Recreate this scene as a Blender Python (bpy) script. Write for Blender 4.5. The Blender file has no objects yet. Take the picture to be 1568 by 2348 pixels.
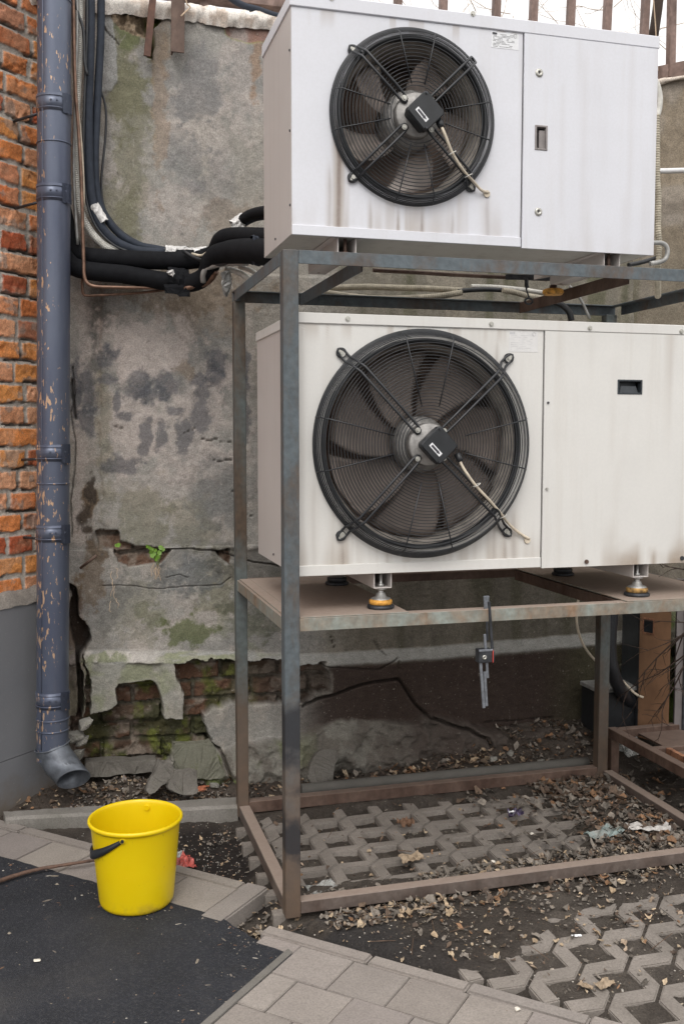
import bpy, bmesh, math, random
import numpy as np
from mathutils import Vector, Matrix
random.seed(7); rng = np.random.default_rng(7)
scn = bpy.context.scene
COL = scn.collection
R = math.radians
# ------------------------------------------------------------------ camera model (used to trace outlines onto real planes)
F = 2287.; CX = 784.; CY = 1174.; PI_T = R(4.35); YAW = R(15.6); H = 1.5
FW = np.array([math.sin(YAW)*math.cos(PI_T), math.cos(YAW)*math.cos(PI_T), -math.sin(PI_T)])
RT = np.array([math.cos(YAW), -math.sin(YAW), 0.]); UP = np.cross(RT, FW)
EYE = np.array([0, 0, H])
def ray(x, y): return FW + RT*(x-CX)/F - UP*(y-CY)/F
def onZ(x, y, z=0.): r = ray(x, y); return EYE + r*((z-H)/r[2])
def onY(x, y, Y): r = ray(x, y); return EYE + r*(Y/r[1])
def proj(X, Y, Z):
    d = X*FW[0]+Y*FW[1]+(Z-H)*FW[2]
    return CX+F*(X*RT[0]+Y*RT[1])/d, CY-F*(X*UP[0]+Y*UP[1]+(Z-H)*UP[2])/d
# ------------------------------------------------------------------ numpy noise
PERM = rng.permutation(4096)
VAL = rng.random(4096)
def vn(x, y, s=0):
    xi = np.floor(x).astype(int); yi = np.floor(y).astype(int)
    fx = x-xi; fy = y-yi; fx = fx*fx*(3-2*fx); fy = fy*fy*(3-2*fy)
    def h(a, b): return VAL[PERM[(PERM[(a+s*131) & 4095]+b) & 4095]]
    return (h(xi, yi)*(1-fx)+h(xi+1, yi)*fx)*(1-fy)+(h(xi, yi+1)*(1-fx)+h(xi+1, yi+1)*fx)*fy
def fbm(x, y, s=0, o=4, g=.5):
    t = 0; a = 1; n = 0
    for i in range(o):
        t = t+a*vn(x*2**i, y*2**i, s+i*7); n += a; a *= g
    return t/n
def ss(a, b, x): t = np.clip((x-a)/(b-a), 0, 1); return t*t*(3-2*t)
def sdf(px, py, poly):
    """signed distance (positive inside) of arrays to a polygon"""
    d = np.full(px.shape, 1e9); ins = np.zeros(px.shape, bool); n = len(poly)
    for i in range(n):
        x0, y0 = poly[i]; x1, y1 = poly[(i+1) % n]
        dx, dy = x1-x0, y1-y0; L = dx*dx+dy*dy+1e-12
        t = np.clip(((px-x0)*dx+(py-y0)*dy)/L, 0, 1)
        d = np.minimum(d, np.hypot(px-x0-t*dx, py-y0-t*dy))
        c = ((y0 > py) != (y1 > py))
        with np.errstate(divide='ignore', invalid='ignore'):
            ins ^= c & (px < (x1-x0)*(py-y0)/(y1-y0+1e-12)+x0)
    return np.where(ins, d, -d)
def pld(px, py, pl):
    d = np.full(px.shape, 1e9)
    for (x0, y0), (x1, y1) in zip(pl[:-1], pl[1:]):
        dx, dy = x1-x0, y1-y0; L = dx*dx+dy*dy+1e-12
        t = np.clip(((px-x0)*dx+(py-y0)*dy)/L, 0, 1)
        d = np.minimum(d, np.hypot(px-x0-t*dx, py-y0-t*dy))
    return d
# ------------------------------------------------------------------ materials
class NT:
    def __init__(s, name):
        s.m = bpy.data.materials.new(name); s.m.use_nodes = True
        s.t = s.m.node_tree; s.n = s.t.nodes; s.l = s.t.links
        s.b = s.n['Principled BSDF']
        s.tc = s.n.new('ShaderNodeTexCoord')
    def noise(s, scale, detail=4, rough=.55, stretch=None, dist=0.):
        v = s.tc.outputs['Object']
        if stretch:
            mp = s.n.new('ShaderNodeMapping'); mp.inputs['Scale'].default_value = stretch
            s.l.new(v, mp.inputs[0]); v = mp.outputs[0]
        n = s.n.new('ShaderNodeTexNoise'); n.inputs['Scale'].default_value = scale
        n.inputs['Detail'].default_value = detail; n.inputs['Roughness'].default_value = rough
        n.inputs['Distortion'].default_value = dist
        s.l.new(v, n.inputs['Vector']); return n.outputs['Fac']
    def ramp(s, f, stops):
        r = s.n.new('ShaderNodeValToRGB'); e = r.color_ramp.elements
        while len(e) < len(stops): e.new(.5)
        for el, (p, c) in zip(e, stops):
            el.position = p; el.color = (c if len(c) == 4 else (*c, 1)) if isinstance(c, tuple) else (c, c, c, 1)
        s.l.new(f, r.inputs[0]); return r.outputs[0]
    def mix(s, f, a, b, mode='MIX'):
        m = s.n.new('ShaderNodeMix'); m.data_type = 'RGBA'; m.blend_type = mode
        if isinstance(f, (int, float)): m.inputs[0].default_value = f
        else: s.l.new(f, m.inputs[0])
        for i, v in ((6, a), (7, b)):
            if isinstance(v, tuple): m.inputs[i].default_value = (*v, 1)
            else: s.l.new(v, m.inputs[i])
        return m.outputs[2]
    def math(s, op, a, b=0.):
        m = s.n.new('ShaderNodeMath'); m.operation = op
        for i, v in ((0, a), (1, b)):
            if isinstance(v, (int, float)): m.inputs[i].default_value = v
            else: s.l.new(v, m.inputs[i])
        return m.outputs[0]
    def attr(s, name):
        a = s.n.new('ShaderNodeAttribute'); a.attribute_name = name; return a.outputs['Color']
    def sep(s):
        x = s.n.new('ShaderNodeSeparateXYZ'); s.l.new(s.tc.outputs['Object'], x.inputs[0]); return x.outputs
    def out(s, col, rough=.6, metal=0., bump=None, bs=.3, bd=.01, spec=None):
        if isinstance(col, tuple): s.b.inputs['Base Color'].default_value = (*col, 1)
        else: s.l.new(col, s.b.inputs['Base Color'])
        if isinstance(rough, (int, float)): s.b.inputs['Roughness'].default_value = rough
        else: s.l.new(rough, s.b.inputs['Roughness'])
        s.b.inputs['Metallic'].default_value = metal
        if spec is not None: s.b.inputs['Specular IOR Level'].default_value = spec
        if bump is not None:
            b = s.n.new('ShaderNodeBump'); b.inputs['Strength'].default_value = bs; b.inputs['Distance'].default_value = bd
            s.l.new(bump, b.inputs['Height']); s.l.new(b.outputs[0], s.b.inputs['Normal'])
        return s.m
M = {}
def simple(name, c, rough=.5, metal=0., var=.25, scale=30, bs=.1, spec=None):
    t = NT(name); f = t.noise(scale, 5, .6)
    c2 = tuple(v*(1-var) for v in c); c3 = tuple(min(1, v*(1+var)) for v in c)
    M[name] = t.out(t.ramp(f, [(.3, c2), (.7, c3)]), rough, metal, t.noise(scale*6, 3), bs, .002, spec)
simple('black_plastic', (.018, .02, .023), .42)
simple('black_wire', (.022, .024, .028), .38, 0, .3, 60)
simple('foam_black', (.009, .0095, .0115), .85, 0, .25, 40, .3, .15)
simple('foam_blue', (.03, .037, .052), .7, 0, .2, 40, .3, .25)
simple('galvanised', (.42, .42, .41), .42, .75, .25, 80)
simple('bolt_zinc', (.5, .49, .45), .38, .7, .2, 120)
simple('conduit_grey', (.58, .57, .53), .55)
simple('conduit_beige', (.42, .38, .3), .6, 0, .3, 25)
simple('cable_beige', (.55, .48, .38), .55)
simple('tape_white', (.62, .61, .6), .45, .1, .3, 60)
simple('copper_aged', (.2, .12, .085), .4, .5, .5, 25)
simple('tube_grey', (.33, .33, .32), .45, .3, .3, 25)
simple('motor_hub', (.3, .29, .28), .5, .4, .3, 60)
simple('paper', (.75, .76, .78), .5, 0, .06, 80)
simple('ink', (.05, .05, .06), .6)
simple('faint_ink', (.5, .5, .51), .6)
simple('paper_faded', (.67, .665, .66), .5, 0, .05, 80)
simple('orange_dull', (.26, .15, .045), .75, 0, .9, 50)
simple('red_paint', (.6, .06, .04), .5)
simple('recess_grey', (.27, .245, .24), .6)
simple('recess_dark', (.035, .042, .05), .45)
simple('orange_rubber', (.55, .27, .045), .6, 0, .6, 60)
simple('twig', (.05, .032, .024), .8)
simple('twig_pale', (.55, .42, .3), .8)
simple('bark_stick', (.12, .07, .05), .7, 0, .4, 60, .5)
simple('leaf_green', (.16, .3, .04), .5)
simple('red_wrapper', (.42, .09, .075), .35, 0, .9, 60)
simple('purple_wrapper', (.06, .045, .09), .35, 0, .8, 60)
simple('dirty_film', (.42, .4, .38), .6, 0, .4, 60)
simple('cream_lump', (.7, .66, .58), .6)
def m_plinth():
    t = NT('panel_grey'); z = t.sep()[2]
    c = t.mix(t.ramp(t.noise(3, 5, .6), [(.3, 0.), (.7, 1.)]), (.15, .155, .17), (.185, .19, .205))
    up = t.math('ADD', z, t.math('MULTIPLY', t.math('SUBTRACT', t.noise(9, 6, .7), .5), -.35))
    c = t.mix(t.ramp(up, [(.0, .85), (.16, .0)]), c, (.13, .105, .08))
    c = t.mix(t.ramp(t.noise(140, 3, .7), [(.62, 0.), (.72, .4)]), c, (.3, .29, .27))
    M['panel_grey'] = t.out(c, .75, 0, t.noise(240, 4), .2, .002)
m_plinth()
simple('panel_seam', (.05, .05, .055), .8)
simple('dark_iron', (.05, .053, .06), .5, .5, .5, 40)
simple('steel_grey', (.2, .215, .24), .45, .5, .3, 80)
simple('brown_sheet', (.27, .15, .085), .55, 0, .25, 8)
simple('grey_sheet', (.2, .18, .18), .6, 0, .15, 12)
simple('fan_blade', (.27, .225, .2), .5, .1, .35, 5)
simple('fan_blade_light', (.66, .59, .55), .34, .3, .5, 7)
simple('shroud', (.34, .31, .28), .5, .2, .4, 15)
def m_coil():
    t = NT('coil'); w = t.n.new('ShaderNodeTexWave'); w.inputs['Scale'].default_value = 60
    w.bands_direction = 'X'; t.l.new(t.tc.outputs['Object'], w.inputs['Vector'])
    c = t.ramp(t.noise(5, 3), [(.35, (.2, .17, .155)), (.5, (.38, .28, .225)), (.65, (.55, .42, .34))])
    M['coil'] = t.out(t.mix(.4, c, t.ramp(w.outputs['Fac'], [(0, .1), (1, .6)]), 'MULTIPLY'), .45, .4)
m_coil()
def m_bag():
    t = NT('clear_film'); t.b.inputs['Transmission Weight'].default_value = .6; t.b.inputs['Alpha'].default_value = .75
    M['clear_film'] = t.out(t.ramp(t.noise(30), [(.3, (.5, .52, .5)), (.7, (.8, .8, .78))]), .25)
m_bag()
def m_teal():
    t = NT('teal_film'); t.b.inputs['Alpha'].default_value = .8
    M['teal_film'] = t.out(t.ramp(t.noise(30), [(.35, (.3, .3, .28)), (.6, (.27, .34, .33))]), .35)
m_teal()
def m_cab(name, base, dirt, amt, seed):
    t = NT(name)
    st = t.noise(1.6+seed*.1, 6, .65, (9, 9, .55))            # vertical runs of dirt
    fine = t.noise(120, 2, .5); bl = t.noise(2.2, 4, .6)
    c = t.mix(t.ramp(bl, [(.35, 0.), (.7, .35)]), base, tuple(v*.86 for v in base))
    c = t.mix(t.math('MULTIPLY', t.ramp(st, [(.52, 0.), (.75, 1.)]), amt), c, dirt)
    sm = t.attr('stain'); sx = t.n.new('ShaderNodeSeparateColor'); t.l.new(sm, sx.inputs[0])
    c = t.mix(sx.outputs[0], c, t.mix(t.noise(40), (.3, .24, .19), (.42, .36, .3)))
    c = t.mix(sx.outputs[1], c, (.16, .11, .09))
    M[name] = t.out(t.mix(t.ramp(fine, [(.4, 0.), (.6, .08)]), c, (.5, .5, .5)), .40, 0, t.math('ADD', t.noise(2.6, 2), t.math('MULTIPLY', t.noise(240, 2), .02)), .35, .02)
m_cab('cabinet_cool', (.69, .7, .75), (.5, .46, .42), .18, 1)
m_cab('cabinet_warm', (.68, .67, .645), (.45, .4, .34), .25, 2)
m_cab('cabinet_side_shaded', (.56, .52, .5), (.42, .37, .33), .3, 3)  # darker copy of the casing white, shade of the side faces in its colour
m_cab('cabinet_under_shaded', (.48, .47, .44), (.25, .23, .2), .6, 4)  # darkest casing copy: underside shade put into the base colour, dirt runs over it
def m_steel(name, paint, rust, lo, hi, zz=None, dust=.0):
    t = NT(name)
    f = t.noise(7, 8, .7, (1, 1, .45), .4)
    c = t.mix(t.ramp(t.noise(50, 4), [(.3, 0.), (.7, 1.)]), paint, tuple(v*1.5 for v in paint))
    r = t.mix(t.ramp(t.noise(35, 5), [(.3, 0.), (.7, 1.)]), rust, tuple(v*.5 for v in rust))
    c = t.mix(t.ramp(f, [(lo, 0.), (hi, 1.)]), c, r)
    if zz:      # more rust low down on the posts, two soot burns
        z = t.sep()[2]; zn = t.math('ADD', z, t.math('MULTIPLY', t.math('SUBTRACT', t.noise(6, 5), .5), .5))
        c = t.mix(t.ramp(zn, [(0., 1.), (.35, .8), (.62, 0.)]), c, t.mix(t.noise(20, 5), (.16, .105, .07), (.075, .06, .05)))
        for zc, w in zz:
            d = t.math('ABSOLUTE', t.math('SUBTRACT', zn, zc))
            c = t.mix(t.ramp(d, [(w*.5, .9), (w, 0.)]), c, (.02, .021, .026))
    if dust:
        g = t.n.new('ShaderNodeNewGeometry'); sp = t.n.new('ShaderNodeSeparateXYZ'); t.l.new(g.outputs['Normal'], sp.inputs[0])
        up = t.math('MULTIPLY', t.ramp(sp.outputs[2], [(.6, 0.), (.95, 1.)]), dust)
        c = t.mix(up, c, t.mix(t.noise(60, 5), (.3, .23, .19), (.42, .34, .29)))
    M[name] = t.out(c, .6, .15, t.noise(90, 5), .25, .003)
m_steel('stand_paint', (.085, .103, .115), (.14, .09, .06), .47, .7)
m_steel('stand_post', (.075, .09, .1), (.12, .085, .06), .44, .68, [(.57, .13), (.27, .1)])
m_steel('stand_post_back', (.085, .1, .1), (.12, .085, .06), .4, .62, [(-2., .1)])
m_steel('stand_shelf', (.2, .22, .2), (.3, .2, .13), .4, .65, None, .95)
m_steel('stand_base', (.13, .105, .092), (.12, .085, .07), .35, .65, None, .8)
m_steel('rusty_iron', (.12, .08, .062), (.085, .045, .032), .35, .65, None, .3)
m_steel('rusty_flake', (.34, .17, .1), (.13, .06, .04), .42, .55)
m_steel('fence_rust', (.2, .14, .12), (.12, .075, .06), .4, .65)
def m_pipe():
    t = NT('downpipe_paint')
    f = t.noise(85, 3, .55, (1, 1, .3), .3)
    low = t.noise(3, 3)
    xs = t.sep()[0]
    c = t.mix(t.ramp(t.noise(9, 4, .6, (1, 1, .2)), [(.35, 0.), (.7, 1.)]), (.085, .1, .15), (.13, .15, .2))
    thr = t.math('ADD', f, t.math('MULTIPLY', t.math('ADD', t.math('MULTIPLY', low, 1.9), t.math('MULTIPLY', xs, -4.)), .2))
    c = t.mix(t.ramp(thr, [(.80, 0.), (.84, 1.)]), c, t.mix(t.noise(30), (.5, .3, .17), (.62, .45, .32)))
    M['downpipe_paint'] = t.out(c, .34, .35, t.noise(60, 4), .12, .003)
m_pipe()
simple('elbow_zinc', (.14, .155, .18), .45, .45, .35, 25)
def m_wall():
    t = NT('wall_surface'); a = t.attr('col'); g = t.attr('rgh')
    n1 = t.noise(190, 4, .75); n2 = t.noise(28, 6, .7); n3 = t.noise(420, 2, .6)
    v = t.ramp(n1, [(.3, .62), (.7, 1.35)]); v2 = t.ramp(n2, [(.3, .82), (.7, 1.18)])
    c = t.mix(1., a, v, 'MULTIPLY'); c = t.mix(1., c, v2, 'MULTIPLY')
    sp = t.noise(75, 3, .8); c = t.mix(t.math('MULTIPLY', t.ramp(t.noise(48, 5, .85), [(.34, 1.), (.42, 0.)]), .3), c, (.05, .045, .04)); c = t.mix(t.math('MULTIPLY', t.ramp(sp, [(.64, 0.), (.71, 1.)]), .45), c, (.5, .46, .4))
    h = t.math('ADD', t.math('MULTIPLY', n1, .5), t.math('ADD', n2, t.math('MULTIPLY', n3, .3)))
    M['wall_surface'] = t.out(c, .88, 0, h, .55, .008, .25)
m_wall()
def m_ground(name, scale_sp=260):
    t = NT(name); a = t.attr('col')
    v = t.ramp(t.noise(150, 5, .8), [(.28, .45), (.72, 1.6)])
    c = t.mix(1., a, v, 'MULTIPLY')
    c = t.mix(t.ramp(t.noise(scale_sp, 2), [(.72, 0.), (.76, .6)]), c, (.35, .3, .24))
    M[name] = t.out(c, t.ramp(t.noise(8, 4), [(.4, .55), (.6, .95)]), 0, t.noise(120, 6, .75), .9, .012, .3)
m_ground('soil')
def m_asphalt():
    t = NT('asphalt'); v = t.n.new('ShaderNodeTexVoronoi'); v.inputs['Scale'].default_value = 260
    t.l.new(t.tc.outputs['Object'], v.inputs['Vector'])
    c = t.ramp(t.noise(3.5, 6, .65), [(.3, (.015, .0165, .021)), (.55, (.023, .025, .032)), (.75, (.045, .044, .046))])
    c = t.mix(t.ramp(t.noise(150, 4, .75), [(.48, 0.), (.7, .55)]), c, (.085, .085, .09)); c = t.mix(t.ramp(t.noise(230, 3, .8), [(.66, 0.), (.72, .8)]), c, (.22, .21, .2))
    c = t.mix(t.ramp(t.noise(95, 3, .7), [(.71, 0.), (.74, .8)]), c, (.3, .27, .22))
    c = t.mix(t.ramp(t.noise(10, 6, .8), [(.62, 0.), (.75, .35)]), c, (.10, .088, .075)); c = t.mix(t.ramp(t.noise(1.7, 5, .7), [(.5, 0.), (.7, .3)]), c, (.075, .07, .065))
    M['asphalt'] = t.out(c, .82, 0, t.math('ADD', v.outputs['Distance'], t.noise(180, 4)), .6, .006, .3)
m_asphalt()
def m_slab(name, a, b, dirt):
    t = NT(name); at = t.attr('col')
    c = t.mix(t.ramp(t.noise(6, 6, .7), [(.3, 0.), (.7, 1.)]), a, b)
    c = t.mix(1., c, at, 'MULTIPLY')
    c = t.mix(t.ramp(t.noise(170, 4, .8), [(.3, .6), (.6, 0.)]), c, tuple(v*.45 for v in a))
    c = t.mix(t.ramp(t.noise(14, 7, .75), [(.56, 0.), (.75, .65)]), c, dirt)
    M[name] = t.out(c, .85, 0, t.noise(220, 5, .7), .4, .003, .3)
m_slab('slab_concrete', (.26, .232, .215), (.325, .292, .27), (.18, .158, .142))
m_slab('grid_concrete', (.2, .178, .157), (.3, .268, .242), (.1, .083, .07))
m_slab('kerb_concrete', (.2, .19, .17), (.3, .28, .26), (.1, .1, .08))
m_slab('rubble', (.2, .2, .18), (.33, .31, .28), (.12, .14, .07))
m_slab('rubble_dark', (.13, .12, .105), (.21, .195, .175), (.1, .095, .07))
m_slab('rubble_moss', (.15, .15, .115), (.22, .215, .17), (.11, .14, .035))
def m_leaf():
    t = NT('dry_leaf'); a = t.attr('col')
    c = t.mix(1., a, t.ramp(t.noise(90, 4, .7), [(.3, .6), (.7, 1.35)]), 'MULTIPLY')
    M['dry_leaf'] = t.out(c, .75, 0, None, spec=.3)
m_leaf()
def m_yellow():
    t = NT('yellow_plastic')
    c = t.mix(t.ramp(t.noise(5, 3), [(.3, 0.), (.7, 1.)]), (.7, .5, .0), (.74, .55, .003))
    sp = t.noise(60, 2, .4, (1, 1, .5))
    c = t.mix(t.ramp(sp, [(.74, 0.), (.78, .5)]), c, (.35, .24, .02))
    z = t.sep()[2]
    c = t.mix(t.math('MULTIPLY', t.ramp(z, [(0., 1.), (.05, 0.)]), t.ramp(t.noise(25, 5), [(.45, 0.), (.7, .8)])), c, (.25, .18, .05))
    sc = t.noise(30, 6, .8, (1, 1, 6)); c = t.mix(t.ramp(sc, [(.62, 0.), (.7, .35)]), c, (.85, .68, .12))
    c = t.mix(t.ramp(t.noise(7, 6, .75), [(.58, 0.), (.75, .3)]), c, (.48, .34, .04))
    t.b.inputs['Subsurface Weight'].default_value = .06; t.b.inputs['Subsurface Scale'].default_value = .02
    M['yellow_plastic'] = t.out(c, .36, 0, t.noise(40, 2), .04, .002)
m_yellow()
# ------------------------------------------------------------------ mesh builder
class MB:
    def __init__(s): s.bm = bmesh.new(); s.sm = False
    def _merge(s, b):
        me = bpy.data.meshes.new('t'); b.to_mesh(me); b.free(); s.bm.from_mesh(me); bpy.data.meshes.remove(me)
    def box(s, lo, hi, bev=.0015, mat=None):
        b = bmesh.new(); bmesh.ops.create_cube(b, size=1)
        c = [(l+h)/2 for l, h in zip(lo, hi)]; d = [max(1e-4, abs(h-l)) for l, h in zip(lo, hi)]
        for v in b.verts: v.co = Vector([v.co[i]*d[i] for i in range(3)])
        if bev: bmesh.ops.bevel(b, geom=b.edges[:], offset=min(bev, min(d)*.4), segments=1, affect='EDGES')
        for v in b.verts:
            if mat is not None: v.co = mat @ v.co
            v.co += Vector(c)
        s._merge(b); return s
    def bar(s, p, q, w, d, bev=.001, roll=0.):
        """box of section w x d running from p to q"""
        p = Vector(p); q = Vector(q); z = (q-p); L = z.length; z.normalize()
        x = Vector((0, 1, 0)).cross(z)
        if x.length < .05: x = Vector((1, 0, 0))
        x.normalize(); y = z.cross(x)
        m = Matrix((x, y, z)).transposed() @ Matrix.Rotation(roll, 3, 'Z')
        b = bmesh.new(); bmesh.ops.create_cube(b, size=1)
        for v in b.verts: v.co = Vector((v.co.x*w, v.co.y*d, v.co.z*L))
        if bev: bmesh.ops.bevel(b, geom=b.edges[:], offset=bev, segments=1, affect='EDGES')
        for v in b.verts: v.co = m @ v.co + (p+q)/2
        s._merge(b); return s
    def tube(s, pts, r, n=10, smooth=3, cap=True, corr=None, flat=1.):
        P = [Vector(p) for p in pts]
        if smooth > 1 and len(P) > 2:      # Catmull-Rom
            Q = []
            E = [P[0]*2-P[1]]+P+[P[-1]*2-P[-2]]
            for i in range(1, len(E)-2):
                a, b_, c, d = E[i-1:i+3]
                for k in range(smooth):
                    t = k/smooth
                    Q.append(.5*((2*b_)+(c-a)*t+(2*a-5*b_+4*c-d)*t*t+(3*b_-a-3*c+d)*t**3))
            Q.append(P[-1]); P = Q
        if corr:                            # corrugated hose: resample at half pitch, alternate radius
            Ls = [0]
            for a, b_ in zip(P[:-1], P[1:]): Ls.append(Ls[-1]+(b_-a).length)
            N = max(4, int(Ls[-1]/(corr/2))); Q = []; j = 0
            for k in range(N+1):
                L = Ls[-1]*k/N
                while j < len(Ls)-2 and Ls[j+1] < L: j += 1
                Q.append(P[j].lerp(P[j+1], (L-Ls[j])/max(1e-9, Ls[j+1]-Ls[j])))
            P = Q
        up = None; rings = []
        for i, p in enumerate(P):
            t = (P[min(i+1, len(P)-1)]-P[max(i-1, 0)])
            if t.length < 1e-9: t = Vector((0, 0, 1))
            t.normalize()
            if up is None:
                up = Vector((0, 0, 1)) if abs(t.z) < .9 else Vector((1, 0, 0))
            u = (up-t*up.dot(t)).normalized(); v = t.cross(u); up = u
            rr = r[min(len(r)-1, int(i*len(r)/len(P)))] if isinstance(r, (list, tuple)) else r
            if corr: rr *= (1.0 if i % 2 else .84)
            rings.append([s.bm.verts.new(p+(u*math.cos(2*math.pi*k/n)*flat+v*math.sin(2*math.pi*k/n))*rr) for k in range(n)])
        for a, b_ in zip(rings[:-1], rings[1:]):
            for k in range(n):
                f = s.bm.faces.new((a[k], a[(k+1) % n], b_[(k+1) % n], b_[k])); f.smooth = not corr
        if cap:
            s.bm.faces.new(rings[0][::-1]); s.bm.faces.new(rings[-1])
        return s
    def lathe(s, prof, o=(0, 0, 0), axis='Z', n=48, close=False):
        o = Vector(o); rings = []
        for r_, h in prof:
            ring = []
            for k in range(n):
                a = 2*math.pi*k/n; x, y = r_*math.cos(a), r_*math.sin(a)
                ring.append(s.bm.verts.new(o+(Vector((x, y, h)) if axis == 'Z' else Vector((x, -h, y)))))
            rings.append(ring)
        for a, b_ in zip(rings[:-1], rings[1:]):
            for k in range(n):
                f = s.bm.faces.new((a[k], a[(k+1) % n], b_[(k+1) % n], b_[k])); f.smooth = True
        if close:
            s.bm.faces.new(rings[0][::-1]); s.bm.faces.new(rings[-1])
        return s
    def poly(s, pts, thick):
        """pts list of Vector outline; thick vector extrusion"""
        a = [s.bm.verts.new(Vector(p)) for p in pts]; b_ = [s.bm.verts.new(Vector(p)+Vector(thick)) for p in pts]
        n = len(a); s.bm.faces.new(a); s.bm.faces.new(b_[::-1])
        for i in range(n): s.bm.faces.new((a[i], b_[i], b_[(i+1) % n], a[(i+1) % n]))
        return s
    def build(s, name, mat, parent=None, label=None, smooth=False):
        bmesh.ops.recalc_face_normals(s.bm, faces=s.bm.faces[:])
        me = bpy.data.meshes.new(name)
        if parent is not None:
            r = parent
            while r.parent: r = r.parent
            off = Vector(r.location)
            for v in s.bm.verts: v.co -= off
        if smooth:
            for f in s.bm.faces: f.smooth = True
        s.bm.to_mesh(me); s.bm.free()
        return link(name, me, mat, parent, label)
def link(name, me, mat, parent=None, label=None):
    o = bpy.data.objects.new(name, me); COL.objects.link(o)
    if mat is not None: me.materials.append(M[mat] if isinstance(mat, str) else mat)
    if parent is not None: o.parent = parent
    if label: o['label'] = label
    return o
def tag(o, label, cat, group=None):
    o['label'] = label; o['category'] = cat
    if group: o['group'] = group
    return o
def thing(name, loc, label, cat, group=None):
    o = bpy.data.objects.new(name, None); COL.objects.link(o); o.location = loc; o.empty_display_size = .1
    return tag(o, label, cat, group)
def copy_tree(o, parent=None):
    c = o.copy(); COL.objects.link(c); c.parent = parent
    for ch in list(o.children): copy_tree(ch, c)
    return c
def grid_mesh(name, P, cols=None, mat=None, parent=None, smooth=True, keep=None, rgh=None):
    """P: (ny,nx,3) array of points; cols (ny,nx,3); keep: (ny-1,nx-1) bool"""
    ny, nx = P.shape[:2]
    if parent is not None:
        r = parent
        while r.parent: r = r.parent
        P = P-np.array(r.location)
    me = bpy.data.meshes.new(name)
    idx = np.arange(ny*nx).reshape(ny, nx)
    q = np.stack([idx[:-1, :-1], idx[:-1, 1:], idx[1:, 1:], idx[1:, :-1]], -1)
    q = q[keep] if keep is not None else q.reshape(-1, 4)
    me.vertices.add(ny*nx); me.vertices.foreach_set('co', P.reshape(-1).astype('f'))
    nf = len(q); me.loops.add(nf*4); me.loops.foreach_set('vertex_index', q.reshape(-1).astype('i'))
    me.polygons.add(nf); me.polygons.foreach_set('loop_start', np.arange(0, nf*4, 4, dtype='i'))
    me.update(calc_edges=True)
    if smooth: me.polygons.foreach_set('use_smooth', np.ones(nf, bool))
    if cols is not None: setcol(me, cols.reshape(-1, 3))
    me.validate()
    return link(name, me, mat, parent)
def setcol(me, c, name='col'):
    a = me.color_attributes.new(name, 'FLOAT_COLOR', 'POINT')
    v = np.ones((len(me.vertices), 4), 'f'); v[:, :3] = c; a.data.foreach_set('color', v.reshape(-1))
def C3(c): return np.array(c)[None, None, :]
def lay(col, m, c): return col*(1-m[..., None])+C3(c)*m[..., None]
exec_parts = []
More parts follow.
